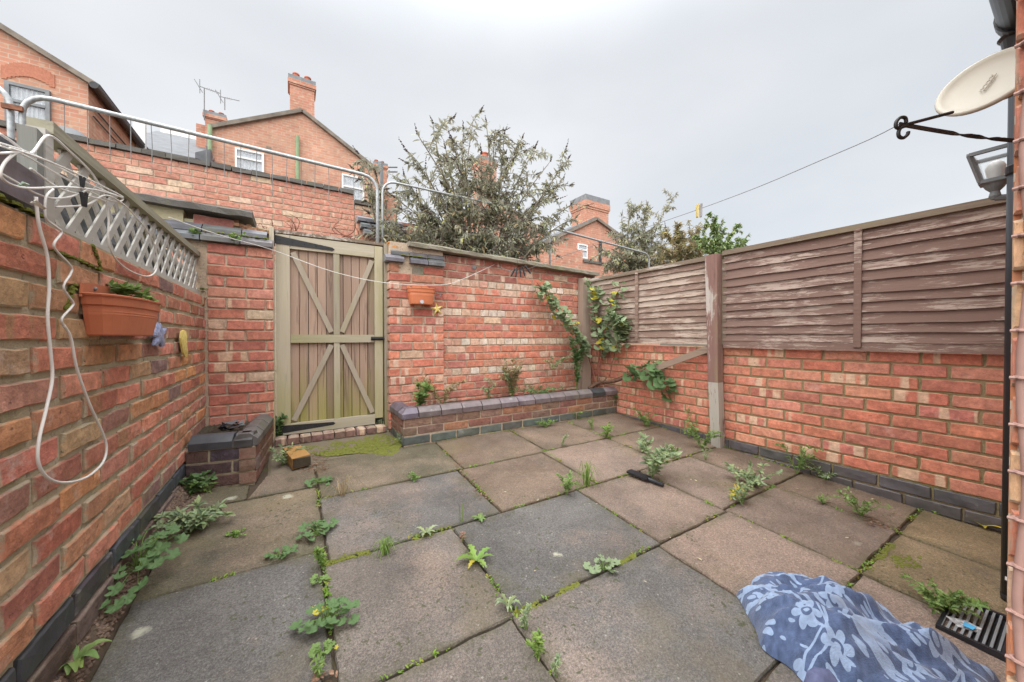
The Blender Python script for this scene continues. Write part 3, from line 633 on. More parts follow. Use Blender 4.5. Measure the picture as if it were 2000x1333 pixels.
def cop(parent, a, b, zb, c, w=.125, mat=None, drop=.038, H=.073):
    """double-cant coping brick from a to b (plan points on the centre line)"""
    a, b = Vector((*a, 0)), Vector((*b, 0)); d = (b - a).normalized(); s_ = Vector((d.y, -d.x, 0)); m = MB()
    pr = [(-w / 2, 0), (-w / 2, drop), (-w / 2 + .004, drop + .004), (-w * .22, H - .003), (-w * .16, H), (w * .16, H), (w * .22, H - .003), (w / 2 - .004, drop + .004), (w / 2, drop), (w / 2, 0)]
    A = a + d * .0035; L = (b - a).length - .007
    m.prism([A + s_ * -p + Vector((0, 0, zb + q)) for p, q in pr], d * L); return put('coping_brick', m, mat or M_BLUE, parent, color=c)
cx0 = BX + .118; n = 12; st = (XR - .006 - cx0) / n; PUR = (.152, .124, .130)
for i in range(n): cop(bd, (cx0 + st * i, BY + .052), (cx0 + st * (i + 1), BY + .052), .3705, jitc(PUR if i != n - 2 else (.045, .05, .055), .12))
m = MB(); z0 = .3705   # mitred corner brick, then the return
m.add([(BX - .010, BY - .010, z0), (cx0 - .005, BY - .010, z0), (cx0 - .005, BY + .114, z0), (BX - .010, BY + .114, z0), (BX - .010, BY - .010, z0 + .036), (cx0 - .005, BY - .010, z0 + .036), (BX - .010, BY + .114, z0 + .036), (cx0 - .005, BY + .03, z0 + .072), (BX + .03, BY + .03, z0 + .072), (BX + .03, BY + .114, z0 + .072), (cx0 - .005, BY + .08, z0 + .072), (cx0 - .03, BY + .114, z0 + .072)],
      [(0, 1, 5, 4), (4, 5, 7, 8), (0, 4, 6, 3), (4, 8, 9, 6), (8, 7, 10, 11, 9), (1, 2, 10, 7, 5), (3, 6, 9, 11, 2), (2, 11, 10), (0, 3, 2, 1)]); put('coping_brick', m, M_BLUE, bd, color=(.12, .10, .13))
cop(bd, (BX + .052, BY + .117), (BX + .052, BY + .25), .3705, (.10, .085, .11)); cop(bd, (BX + .052, BY + .25), (BX + .052, PY - .002), .3705, (.12, .10, .12))
def soil(parent, poly, z, name='soil'):
    mb = MB(); x0, x1 = min(p[0] for p in poly), max(p[0] for p in poly); y0, y1 = min(p[1] for p in poly), max(p[1] for p in poly); nx, ny = 40, 10
    vs = [(x0 + (x1 - x0) * i / nx, y0 + (y1 - y0) * j / ny, z + noise.noise((i * .9, j * .9, z)) * .014) for j in range(ny + 1) for i in range(nx + 1)]
    mb.add(vs, [(j * (nx + 1) + i, j * (nx + 1) + i + 1, (j + 1) * (nx + 1) + i + 1, (j + 1) * (nx + 1) + i) for j in range(ny) for i in range(nx)]); return put(name, mb, M_SOIL, parent)
soil(bd, [(BX + .09, BY + .09), (XR + .01, YB + .02)], .385)
# ------------------------------------------------------------------ raised bed in the left corner
bl = thing('raised_bed', 'small dark brick corner planter beside the gate with grey coping bricks', 'planter', (-.3, 2.8, .15))
A = Vector((XL + .004, 2.59, 0)); B = Vector((-.178, 2.525, 0)); C = Vector((-.118, YB - .004, 0))
def face_bricks(parent, a, b, z0, rows, pitch, L, jn, mat, cf):
    d = (b - a); ln = d.length; d.normalize(); ang = math.atan2(d.y, d.x)
    for i in range(rows):
        u = -(0 if i % 2 else .5) * (L + jn)
        while u < ln - .02:
            p, q = max(u, 0), min(u + L, ln); u += L + jn
            if q - p < .02: continue
            me = random.choice(brick_variants((mat.name, 'fb', L), L, pitch - jn, .08, .0012)); c_ = a + d * (p + q) / 2
            inst('brick', me, mat, parent, (c_.x, c_.y, z0 + (i + .5) * pitch), (0, 0, ang), cf(), ((q - p) / L, 1, 1))
nA = Vector((0, .012, 0))
m = MB(); inn = [A + Vector((0, .008, .05)), B + Vector((-.008, .008, .05)), C + Vector((-.008, 0, .05)), Vector((-.22, YB, .05)), Vector((-.27, 2.65, .05)), Vector((XL, 2.70, .05))]; m.prism(inn, (0, 0, .312)); put('mortar_core', m, M_MORT_L, bl)
dk = lambda: jitc(random.choice([(.10, .065, .07), (.085, .065, .08), (.13, .075, .07)]), .15)
face_bricks(bl, A, B, .148, 3, .0715, .205, .010, M_WIRE, dk); face_bricks(bl, B, C, .148, 3, .0715, .205, .010, M_WIRE, lambda: jitc((.20, .105, .075), .2))
dA = (B - A).normalized(); inA = Vector((-dA.y, dA.x, 0)) * .055; dB = (C - B).normalized(); inB = Vector((-dB.y, dB.x, 0)) * .055
def cop2(p, q, c): cop(bl, p.to_2d(), q.to_2d(), .3645, c, .125)
P0 = A + inA + dA * .01; cop2(P0, P0 + dA * .205, (.055, .06, .07))
Q0 = B + inB + dB * .0; cop2(Q0 + dB * .005, Q0 + dB * .20, (.10, .095, .095)); cop2(Q0 + dB * .20, Q0 + dB * .40, (.095, .09, .09)); cop2(Q0 + dB * .40, Q0 + dB * .60, (.11, .105, .10))
cop2(P0 + dA * .209, P0 + dA * .30, (.06, .06, .062))
soil(bl, [(XL, 2.64), (-.2, YB)], .385)
m = MB(); rn = random.Random(5); vs = []
for k in range(26): p = Vector((-.36 + rn.uniform(-.05, .07), 2.93 + rn.uniform(-.05, .06), .40 + rn.uniform(0, .02))); q = p + Vector((rn.uniform(-.05, .05), rn.uniform(-.05, .05), rn.uniform(-.02, .03))); w = p + Vector((rn.uniform(-.05, .05), rn.uniform(-.05, .05), rn.uniform(-.03, .02))); m.add([p, q, w], [(0, 1, 2)])
tag(put('bin_bag', m, plain('black_polythene', (.02, .022, .03), .25, .6)), 'crumpled black polythene in the small corner planter', 'plastic bag')

# ------------------------------------------------------------------ trellis on the left wall
TX = -.545; TY0, TY1, TZ0, TZ1 = 1.42, 3.23, 1.275, 1.520
tr = thing('trellis', 'grey diagonal lattice trellis standing on top of the left wall', 'trellis', (TX, 2.3, 1.27))
def lath(sgn, c, x):
    """45 degree lath whose line is z - TZ0 = sgn*(y - c), cut to the frame"""
    pts = []
    for z in (TZ0, TZ1): pts.append((c + sgn * (z - TZ0), z))
    (ya, za), (yb, zb) = pts
    def cl(y, z, y2, z2):
        for lim, lo in ((TY0, True), (TY1, False)):
            if (lo and y < lim) or (not lo and y > lim): t = (lim - y) / (y2 - y); y, z = lim, z + (z2 - z) * t
        return y, z
    if (ya < TY0 and yb < TY0) or (ya > TY1 and yb > TY1): return
    a = cl(ya, za, yb, zb); b = cl(yb, zb, ya, za)
    if abs(a[0] - b[0]) < .02: return
    m = MB(); m.bar((x, *a), (x, *b), .006, .027, Vector((0, -(b[1] - a[1]), b[0] - a[0])).normalized()); put('lath', m, M_TREL, tr)
c = TY0 - .22
while c < TY1 + .25: lath(1, c, TX + .004); lath(-1, c + .03, TX - .004); c += .108
m = MB(); m.bar((TX, TY0, TZ1 + .012), (TX, TY1 + .02, TZ1 + .028), .045, .032); put('top_rail', m, M_TREL_F, tr)
m = MB(); m.bar((TX, TY0, TZ0), (TX, TY1 + .02, TZ0 + .012), .03, .03); put('bottom_rail', m, M_TREL, tr)
put('end_stile', MB().box((TX - .02, TY1 - .012, TZ0 - .01), (TX + .02, TY1 + .018, TZ1 + .03), .001), M_TREL_F, tr)
put('end_stile', MB().box((TX - .016, TY0 - .02, TZ0 - .01), (TX + .016, TY0 + .015, TZ1), .001), M_TREL, tr)
put('end_post', MB().box((TX - .016, TY0 - .056, TZ0 - .02), (TX + .014, TY0 - .022, 1.503), .002), M_TREL_P, tr)
# cap brick at the near end of the wall
m = MB(); m.box((XL - .11, 1.085, 1.285), (XL + .004, 1.31, 1.365), .003); tag(put('cap_brick', m, M_BLUE, color=(.14, .12, .14)), 'loose blue-grey brick on top of the left wall beside the trellis post', 'brick')
moss_strip(wL, [(XL - .004, 1.1, 1.272), (XL - .004, 1.3, 1.272)], .012, .010, 40)
for (a, b) in (((XL, 1.36, 1.205), (XL, 1.62, 1.195)), ((XL, 1.55, 1.26), (XL, 1.60, 1.20)), ((XL, 1.45, 1.13), (XL, 1.40, 1.06))): moss_strip(wL, [a, b], .008, .008, 36)
# neighbour's side: what shows through the lattice
m = MB(); nx, ny = 24, 24; vs = []
for j in range(ny + 1):
    for i in range(nx + 1): x = -4.2 + 3.45 * i / nx; y = .3 + 4 * j / ny; vs.append((x, y, .62 + noise.noise((x * 3, y * 3, 0)) * .2 + noise.noise((x * 11, y * 11, 0)) * .06))
m.add(vs, [(j * (nx + 1) + i, j * (nx + 1) + i + 1, (j + 1) * (nx + 1) + i + 1, (j + 1) * (nx + 1) + i) for j in range(ny) for i in range(nx)]); struct(put('neighbour_ground', m, stone_mat('grey_rubble', (.08, .08, .085), (.20, .20, .205), .3)), 'heaped dark grey rubble ground beyond the left wall')

m = MB(); nu, nv = 60, 14; vs = []
for j in range(nv + 1):
    for i in range(nu + 1):
        y = 1.45 + 2.6 * i / nu; t = j / nv; x = -.64 - .22 * t + noise.noise((y * 9, t * 6, 2)) * .04; vs.append((x, y, 1.12 + .58 * t + noise.noise((y * 14, t * 9, 5)) * .035 + noise.noise((y * 4, t * 2, 8)) * .05))
m.add(vs, [(j * (nu + 1) + i, j * (nu + 1) + i + 1, (j + 1) * (nu + 1) + i + 1, (j + 1) * (nu + 1) + i) for j in range(nv) for i in range(nu)]); m.f = [tuple(reversed(f)) for f in m.f]
tag(put('debris_heap', m, stone_mat('dark_debris', (.025, .025, .028), (.10, .10, .105), .25)), 'heap of dark grey debris close behind the lattice trellis', 'debris', kind='stuff')

# ------------------------------------------------------------------ cables, washing line, pegs
def pl(pts, x): return [onx(px, py, x) for px, py in pts]
def cable(name, label, pts, r, mat, cat, sm=6, parent=None):
    m = MB(); m.tube(pts, r, 8, smooth=sm); o = put(name, m, mat, smooth=True)
    return tag(o, label, cat)
cable('white_cable', 'thick white cable hanging in the longest loop down the left wall', pl([(70, 385), (76, 440), (92, 500), (96, 560), (93, 620), (99, 690), (102, 740), (90, 800), (76, 860), (75, 905), (95, 935), (130, 943), (170, 932), (200, 905), (208, 875), (200, 845), (175, 790), (150, 720), (138, 660), (124, 636)], XL + .03), .0031, M_CABLE, 'cable')
cable('white_cable', 'kinked thin white cable running down beside the terracotta trough', pl([(124, 636), (121, 622), (140, 600), (142, 590), (124, 562), (138, 535), (138, 520), (110, 490), (106, 475), (120, 455), (112, 445), (92, 430), (88, 415), (90, 385), (104, 370)], XL + .03), .0024, M_CABLE, 'cable')
cable('white_cable', 'white cable drooping in a round loop in front of the lattice', pl([(60, 330), (120, 370), (180, 385), (205, 395), (212, 425), (212, 470), (225, 505), (255, 530), (290, 540), (306, 525), (305, 490), (290, 455), (262, 420), (235, 395), (205, 382), (170, 400), (110, 405)], XL + .012), .0026, M_CABLE, 'cable')
cable('white_cable', 'white cable swinging from the trellis post over the top rail', pl([(0, 262), (20, 275), (60, 300), (95, 265), (140, 300), (180, 340), (205, 385), (212, 430)], -.50), .0027, M_CABLE, 'cable')
cable('white_cable', 'tangled white flex looped round the trellis post, left end', pl([(0, 300), (45, 297), (30, 300), (8, 320), (2, 345), (25, 362), (60, 368), (130, 366), (190, 372), (240, 385), (150, 340), (80, 310), (20, 290)], -.475), .0025, M_CABLE, 'cable')
cable('white_cable', 'taut pair of white strands crossing the lattice to the tangle', pl([(0, 280), (60, 300), (120, 330), (185, 365), (240, 388), (215, 392), (130, 350), (50, 305), (0, 285)], -.49), .0022, M_CABLE, 'cable')
cable('white_cable', 'low white strand sagging below the tangle on the lattice', pl([(0, 338), (30, 355), (70, 378), (105, 388), (140, 384), (170, 372)], -.48), .0022, M_CABLE, 'cable')
def peg(name, label, c, tip, mat, group=None, L=.07):
    c = Vector(c); tip = Vector(tip).normalized(); s_ = tip.orthogonal().normalized(); m = MB()
    w_ = min(.009, L * .2)
    for k in (-1, 1): m.bar(c - tip * L * .1 + s_ * k * w_ * .7, c + tip * L + s_ * k * w_ * .25, w_, w_ * 1.2, s_); m.bar(c - tip * L * .1 + s_ * k * w_ * .7, c - tip * L * .45 + s_ * k * w_ * 1.1, w_, w_ * 1.2, s_)
    m.lathe(c - s_ * w_ * .7, [(w_ * .6, 0), (w_ * .6, w_ * 1.4)], 8, s_); return tag(put(name, m, mat), label, 'peg', group)
peg('clothes_peg', 'dark peg hanging upper on the lattice tangle', onx(161, 352, -.47), (0, -.1, -1), M_BLACK, L=.020); peg('clothes_peg', 'black peg hanging lower on the lattice tangle', onx(164, 385, -.47), (0, .05, -1), M_BLACK, L=.026)
peg('clothes_peg', 'worn cream peg clipped to the cables by the cap brick', onx(72, 398, XL + .05), (.3, .8, -.3), M_CREAM, L=.016); peg('clothes_peg', 'pale green peg on the cables at the far left edge', onx(45, 360, -.46), (0, .9, .2), plain('pale_green_plastic', (.36, .5, .4), .5, .4), L=.016)
NAIL = ony(966, 517, PY + .03); HOOK = Vector((1.62, .21, 0)); HOOK.z = vplane(1757, 243, HOOK, HOOK + Vector((.5, -.86, 0))).z
HK = vplane(1757, 243, Vector((1.62, .21, 0)), Vector((1.62 + .85, .21 - .52, 0)))
A_, B_ = Vector((NAIL.x, NAIL.y, 0)), Vector((HK.x, HK.y, 0))
line_pts = [NAIL] + [vplane(px, py, A_, B_) for px, py in ((1000, 531), (1030, 526), (1110, 497), (1211, 463), (1290, 435), (1368, 408), (1480, 366), (1600, 315), (1700, 272))] + [HK]
cable('washing_line', 'thin washing line from the iron hook across to the back wall', line_pts, .0013, M_LEAD, 'washing line', 3)
LN = onx(330, 425, -.50)
pts = [LN] + [LN.lerp(ony(755, 553, PY - .06), t) for t in ()] + [ony(530, 488, YB - .06), ony(650, 531, YB - .05), ony(755, 553, PY - .06), ony(860, 557, PY - .05), ony(905, 545, PY - .04), NAIL]
pts.insert(1, vplane(430, 460, Vector((LN.x, LN.y, 0)), Vector((-.115, YB - .06, 0))))
cable('washing_line', 'slack white line sagging from the trellis across the gate', pts, .0026, M_CABLE, 'washing line', 5)
for px, py, tx, wd in [(1003, 530, -.6, 'leftmost'), (1009, 530, -.2, 'second from left'), (1016, 529, .1, 'middle'), (1022, 527, .3, 'second from right'), (1029, 524, .9, 'rightmost, tilted')]:
    peg('clothes_peg', 'black peg in the bunch on the washing line, ' + wd, vplane(px, py, A_, B_), (tx, 0, -1), M_BLACK, 'black pegs on the washing line', .055)
p = vplane(1362, 408, A_, B_); peg('clothes_peg', 'yellow peg on the washing line above the far fence', p, (0, 0, -1), M_YEL, L=.038)
p = vplane(1369, 407, A_, B_); peg('clothes_peg', 'grey peg beside the yellow one on the washing line', p, (0, 0, -1), M_GREYPL, L=.038)

# ------------------------------------------------------------------ terracotta troughs and wall ornaments
def trough(name, label, c, axis, outd, L, H, D, mat, back=True, round_front=False):
    """wall trough: back plate, tapering body with a lip; c = top centre at the wall"""
    c = Vector(c); ax = Vector(axis); od = Vector(outd); up = Vector((0, 0, 1)); t = thing(name, label, 'planter', c - up * H)
    k0 = .55 if round_front else .12
    def ring(l, d, z, n=14):
        pts = [c - ax * l / 2 + up * z, c - ax * l / 2 + od * d * k0 + up * z]
        for i in range(1, n): a = math.pi * i / n; pts.append(c - ax * (l / 2) * math.cos(a) + od * d * (k0 + (1 - k0) * math.sin(a) ** .7) + up * z)
        pts += [c + ax * l / 2 + od * d * k0 + up * z, c + ax * l / 2 + up * z]; return pts
    prof = [(L * .80, D * .72, -H), (L * .82, D * .75, -H * .97), (L * .90, D * .86, -H * .50), (L * .903, D * .875, -H * .47), (L * .905, D * .868, -H * .44), (L * .908, D * .885, -H * .41), (L * .91, D * .875, -H * .38), (L * .915, D * .88, -H * .28), (L * .945, D * .93, -H * .245), (L * .965, D * .95, -H * .05), (L * .99, D * .99, -H * .04), (L, D, 0), (L * .97, D * .96, .002), (L * .95, D * .92, -H * .08)]
    vs = []; n = None
    for l, d, z in prof: r_ = ring(l, d, z); n = len(r_); vs += r_
    m = MB(); fs = [(i * n + k, i * n + (k + 1) % n, (i + 1) * n + (k + 1) % n, (i + 1) * n + k) for i in range(len(prof) - 1) for k in range(n)] + [tuple(range(n))]
    if ax.cross(od).z < 0: fs = [tuple(reversed(f)) for f in fs]
    m.add(vs, fs); put('body', m, mat, t)
    m = MB(); r_ = ring(L * .95, D * .92, -H * .10); m.add(r_, [tuple(range(n))]); put('compost', m, M_SOIL, t)
    if back:
        hb = H * .30; m = MB(); poly = [c - ax * L * .5 + up * -.01, c + ax * L * .5 + up * -.01, c + ax * L * .36 + up * hb * .35, c + ax * L * .22 + up * hb, c - ax * L * .36 + up * hb, c - ax * L * .48 + up * hb * .8]
        m.prism(poly, od * .006); bp = put('back_plate', m, mat, t)
        for k in (-.34, .05): m = MB(); m.lathe(c + ax * L * k + up * hb * .55 + od * .006, [(.006, 0), (.006, .003), (.003, .006)], 8, od); put('screw', m, M_STEEL_D, bp)
    return t
c1 = onx(222, 585, XL + .004); e1, e2 = onx(153, 566, XL), onx(322, 600, XL); LEN = 0.40
trough('wall_planter', 'large terracotta plastic trough screwed to the left brick wall', (XL + .002, 1.70, 1.112), (0, 1, 0), (1, 0, 0), .47, .118, .098, M_TERRA)
c2 = ony(820, 566, PY)
trough('wall_planter', 'small orange half-round trough on the pier right of the gate', (c2.x, PY - .002, c2.z), (1, 0, 0), (0, -1, 0), .235, .135, .12, M_TERRA2, round_front=True)
m = MB(); m.lathe(ony(824, 590, PY - .105), [(.017, 0), (.017, .004)], 16, (0, -1, .25)); tag(put('price_sticker', m, M_GREYPL), 'round grey sticker on the small trough by the gate', 'sticker')
def slab_shape(name, label, cat, pts, d, mat, bulge=.006, inner=True):
    """flat wall ornament with a rounded face; pts outline, d outward"""
    d = Vector(d); pts = [Vector(p) for p in pts]; c = sum(pts, Vector()) / len(pts); n = len(pts); m = MB()
    vs = pts + [p + d * .008 for p in pts] + [c + (p - c) * .62 + d * (.008 + bulge) for p in pts] + [c + d * (.008 + bulge * 1.4)]
    fs = [tuple(range(n - 1, -1, -1))]
    for i in range(n): k = (i + 1) % n; fs += [(i, k, k + n, i + n), (i + n, k + n, k + 2 * n, i + 2 * n), (i + 2 * n, k + 2 * n, 3 * n)]
    m.add(vs, fs); return tag(put(name, m, mat), label, cat)
def px_shape(pxs_, plane, ax): return [(onx if ax == 'x' else ony)(a, b, plane) for a, b in pxs_]
slab_shape('turtle_ornament', 'blue-grey painted turtle plaque on the wall by the large trough', 'ornament', px_shape([(303, 630), (309, 631), (312, 641), (321, 641), (320, 648), (313, 652), (315, 664), (317, 677), (311, 678), (308, 668), (303, 677), (296, 675), (299, 660), (291, 655), (293, 648), (299, 645)], XL + .014, 'x'), (1, 0, 0), M_BLUEPAINT)
slab_shape('gecko_ornament', 'slim yellow gecko plaque on the left wall', 'ornament', px_shape([(351, 648), (356, 645), (360, 648), (360, 668), (357, 672), (358, 684), (362, 690), (363, 697), (359, 698), (354, 688), (351, 672), (350, 660)], XL + .010, 'x'), (1, 0, 0), M_YEL)
st_ = []; cs = ony(853, 604, PY - .012)
for k in range(10): a = math.pi / 2 + k * math.pi / 5 + .18; r_ = .058 if k % 2 == 0 else .021; st_.append((cs.x + r_ * math.cos(a), cs.y, cs.z + r_ * math.sin(a)))
slab_shape('starfish_ornament', 'yellow starfish plaque beneath the small trough', 'ornament', st_[::-1], (0, -1, 0), M_YEL)
m = MB(); m.tube([ony(862, 572, PY - .01), ony(858, 582, PY - .012), ony(850, 580, PY - .012)], .004, 6); tag(put('cord', m, M_STEEL_D), 'short dark cord on the pier above the starfish', 'cord')
m = MB(); p = ony(926, 522, YB - .002); m.box((p.x - .018, p.y - .008, p.z - .018), (p.x + .018, p.y, p.z + .018), .003); tag(put('fixing_plate', m, M_LEAD), 'small square grey fixing plate high on the back wall', 'bracket')

# ------------------------------------------------------------------ alley barriers behind the wall
def barrier(label, a, b, hang, ends, r=.0155, gap=.105, wl_=.33, drop=.25):
    """galvanised tube with rounded ends and thin upright wires"""
    a, b = Vector(a), Vector(b); d = (b - a).normalized(); t = thing('steel_barrier', label, 'barrier', Vector((a.x, a.y, 0)), 'steel barriers in the alley')
    dn = Vector((0, 0, -1)); pts = []
    R_ = .13
    if ends[0]: pts += [a + dn * ends[0], a + dn * R_ * 1.0] + [a + d * R_ * (1 - math.cos(x)) + dn * R_ * (1 - math.sin(x)) for x in (.3, .6, .9, 1.2)]
    pts += [a + d * (R_ if ends[0] else 0)] + [a.lerp(b, k / 6) for k in range(1, 6)] + [b - d * (R_ if ends[1] else 0)]
    if ends[1]: pts += [b - d * R_ * (1 - math.cos(x)) + dn * R_ * (1 - math.sin(x)) for x in (1.2, .9, .6, .3)] + [b + dn * R_, b + dn * ends[1]]
    m = MB(); m.tube(pts, r, 12); put('tube_frame', m, M_STEEL, t, smooth=True)
    L = (b - a).length; k = R_ + .05; rn = random.Random(int(L * 1000))
    while k < L - R_:
        p = a + d * k; h = wl_ * rn.uniform(.85, 1.1); m = MB(); m.tube([p, p + dn * h * .5 + Vector((rn.uniform(-.006, .006), 0, 0)), p + dn * h], .0026, 5); put('wire', m, M_STEEL_D, t); k += gap
    return t
YA = 3.62
barrier('long steel barrier rail running left of the buddleia above the alley', ony(43, 180, YA), ony(737, 348, YA), 0, (2.4, 1.2))
barrier('steel barrier at the far left edge, clamped to its neighbour', ony(-240, 105, YA), ony(20, 168, YA), 0, (2.4, 2.4))
barrier('steel barrier rail showing through the left of the buddleia', ony(747, 352, YA + .3), ony(960, 398, YA + .3), 0, (1.2, 0), r=.012, wl_=.2)
barrier('steel barrier rail behind the corner where the back wall ends', ony(1074, 445, YA + .9), ony(1268, 497, YA + .9), 0, (1.6, .6), r=.017, wl_=0.01, gap=9)
m = MB(); m.bar(ony(3, 206, YA - .03), ony(45, 214, YA - .03), .02, .03); tag(put('rusty_clamp', m, plain('rust', (.24, .11, .07), .9, .2, 0, .4)), 'rusty clamp joining the two barriers at the far left', 'clamp')

# ------------------------------------------------------------------ high wall across the alley
YH = 5.6
wH = thing('boundary_wall', 'high pink-red brick wall with dark coping across the alley', 'wall', (-1.0, YH, 0))
zc = ony(400, 325, YH).z; xe = ony(692, 385, YH).x
core(wH, (-5.2, YH + .008, -.05), (xe, YH + .22, zc - .004), M_MORT)
palh = [(.52, .245, .18), (.53, .255, .19), (.50, .225, .165), (.54, .28, .21), (.52, .25, .185), (.51, .24, .175), (.58, .42, .31)]
nH = lay(wH, '-y', YH, -3.75, xe, zc - .075 * 17, 17, .075, .215, .009, M_HIGH, lambda u, z, i, rt: jitc(random.choice(palh), .07), first=.03, rough=.0015, wob=.002, keep=lambda u, z, i: z > 1.72 + max(0, u + 2.0) * .12)
m = MB()
for k in range(30):
    x0 = -5.2 + (xe + 5.2) * k / 30; m = MB(); m.box((x0 + .004, YH - .03, zc), (x0 + (xe + 5.2) / 30 - .004, YH + .25, zc + .055), .006); put('coping_stone', m, M_CONC_DARK, wH)
# lower end of that wall with stepped blue bricks
z2 = ony(712, 402, YH).z; xe2 = ony(745, 410, YH).x
core(wH, (xe + .002, YH + .02, -.05), (xe2 + .05, YH + .22, z2 - .004), M_MORT, 'step_core')
lay(wH, '-y', YH + .01, xe + .006, xe2 + .05, z2 - .075 * 9, 9, .075, .215, .009, M_HIGH, lambda u, z, i, rt: jitc(random.choice(palh), .07))
m = MB(); m.box((xe + .003, YH - .03, z2), (xe2 + .05, YH + .25, z2 + .05), .006); put('coping_stone', m, M_CONC_DARK, wH)
wS = thing('boundary_wall', 'low brick wall end with three rows of dark slates left of the buddleia', 'wall', (.2, 4.6, 0))
YS = 4.7; p = ony(696, 415, YS); q = ony(770, 470, YS)
core(wS, (p.x + .02, YS, -.05), (q.x + .3, YS + .22, p.z - .03), M_FARBRICK2)
for r_ in range(3):
    for k in range(2): plinth(wS, p.x + k * .27 + r_ * .03, p.z - .12 - r_ * .085, YS - .10 - .05 * r_, .265, .09, .08, .16, (.15, .155, .165))

# ------------------------------------------------------------------ houses behind
def win(parent, y, px0, py0, px1, py1, frame=M_WHITE_PL, bar=True, arch=False, curtain=M_CURT):
    a, b = ony(px0, py0, y), ony(px1, py1, y); x0, x1, z1, z0 = a.x, b.x, a.z, b.z
    if z0 > z1: z0, z1 = z1, z0
    w = .05; yf = y - .055
    m = MB(); m.box((x0, yf, z0), (x0 + w, y - .002, z1)); m.box((x1 - w, yf, z0), (x1, y - .002, z1)); m.box((x0 + w, yf, z1 - w), (x1 - w, y - .002, z1)); m.box((x0 + w, yf, z0), (x1 - w, y - .002, z0 + w))
    if bar: zm = z0 + (z1 - z0) * .55; m.box((x0 + w, yf - .004, zm), (x1 - w, y - .004, zm + w * .9))
    f = put('window', m, frame, parent)
    put('pane', MB().box((x0 + w * .5, y - .036, z0 + w * .5), (x1 - w * .5, y - .030, z1 - w * .5)), M_GLASS, f)
    m = MB(); n = 26; vs = []
    for i in range(n + 1): x = x0 + w * .6 + (x1 - x0 - 1.2 * w) * i / n; d = .009 * math.sin(i * 1.9); vs += [(x, y - .016 + d, z0 + w * .6), (x, y - .016 + d, z1 - w * .6)]
    m.add(vs, [(2 * i, 2 * i + 2, 2 * i + 3, 2 * i + 1) for i in range(n)]); put('net_curtain', m, curtain, f)
    put('sill', MB().box((x0 - .06, y - .09, z0 - .07), (x1 + .06, y, z0 - .003)), M_VERGE, f)
    return f
def verge(parent, pts, y, w=.07, th=.10):
    for a, b in zip(pts[:-1], pts[1:]): m = MB(); m.bar(Vector((a.x, y - .03, a.z)), Vector((b.x, y - .03, b.z)), .14, th); put('roof_verge', m, M_VERGE, parent)
def gable(label, pts, y, depth, mat, roof=M_SLATE):
    """brick gable wall through pts (left eave, ridge..., right eave), body behind it, roof slopes on top"""
    P = [ony(a, b, y) for a, b in pts]; t = thing('brick_house', label, 'house', ((P[0].x + P[-1].x) / 2, y, 0), 'terrace houses behind')
    poly = [Vector((P[0].x, y, -.1))] + [Vector((p.x, y, p.z)) for p in P] + [Vector((P[-1].x, y, -.1))]
    m = MB(); m.prism(poly[::-1], (0, depth, 0)); put('wall', m, mat, t)
    for a, b in zip(P[:-1], P[1:]):
        d = Vector((b.x - a.x, 0, b.z - a.z)).normalized(); n_ = Vector((-d.z, 0, d.x)); m = MB(); A0 = Vector((a.x, y - .04, a.z)) + n_ * .01; B0 = Vector((b.x, y - .04, b.z)) + n_ * .01
        m.prism([A0, B0, B0 + n_ * .06, A0 + n_ * .06], (0, depth + .1, 0)); put('roof', m, roof, t)
    verge(t, P, y); return t
def chimney(parent, px0, px1, pyt, pyb, y, depth, mat, pots=2, band=M_LEAD, flare=.06, ridge=False):
    a, b = ony(px0, pyt, y), ony(px1, pyb, y); b.z = ony((px0 + px1) / 2, pyb, y).z; a.z = ony((px0 + px1) / 2, pyt, y).z; w = b.x - a.x
    m = MB(); m.box((a.x + flare, y, b.z - .6), (b.x - flare, y + depth, a.z - .25 * w)); st = put('chimney', m, mat, parent)
    m = MB(); m.box((a.x + flare * .5, y - flare * .5, a.z - .25 * w + .002), (b.x - flare * .5, y + depth + flare * .5, a.z - .19 * w)); m.box((a.x, y - flare, a.z - .19 * w + .002), (b.x, y + depth + flare, a.z - .02 * w)); put('corbel', m, mat, st)
    m = MB(); m.box((a.x + .01, y - flare * .7, a.z - .02 * w + .002), (b.x - .01, y + depth + flare * .7, a.z + .14 * w)); put('flaunching', m, band, st)
    for k in range(pots):
        x = a.x + w * (k + .7) / (pots + .4); z = a.z + .14 * w; m = MB(); r_ = .13 * w if pots > 1 else .2 * w
        m.lathe((x, y + depth * .5, z), [(r_ * 1.05, 0), (r_ * .9, .06 * w), (r_ * .85, .26 * w), (r_ * 1.0, .27 * w), (r_ * 1.0, .31 * w), (r_ * .8, .312 * w)], 14); put('chimney_pot', m, M_POT, st, smooth=False)
    return st
# left house
YL = 9.5
pA, pB = ony(0, 57, YL), ony(172, 163, YL)
hL = thing('brick_house', 'tall brick house end at the far left with a curtained sash window', 'house', (pB.x, YL, 0), 'terrace houses behind')
dz = (pA.z - pB.z) / (pB.x - pA.x); xl = pB.x - 3.6
m = MB(); m.prism([Vector((pB.x, YL, -.1)), Vector((pB.x, YL, pB.z)), Vector((xl, YL, pB.z + 3.6 * dz)), Vector((xl, YL, -.1))], (0, 3.5, 0)); put('wall', m, M_FARBRICK, hL)
m = MB(); d = Vector((1, 0, -dz)).normalized(); n_ = Vector((dz, 0, 1)).normalized(); a0 = Vector((xl, YL - .05, pB.z + 3.6 * dz)) + n_ * .012; b0 = Vector((pB.x, YL - .05, pB.z)) + n_ * .012 + d * .14
m.prism([a0, a0 + n_ * .07, b0 + n_ * .07, b0], (0, 3.65, 0)); put('roof', m, M_SLATE, hL)
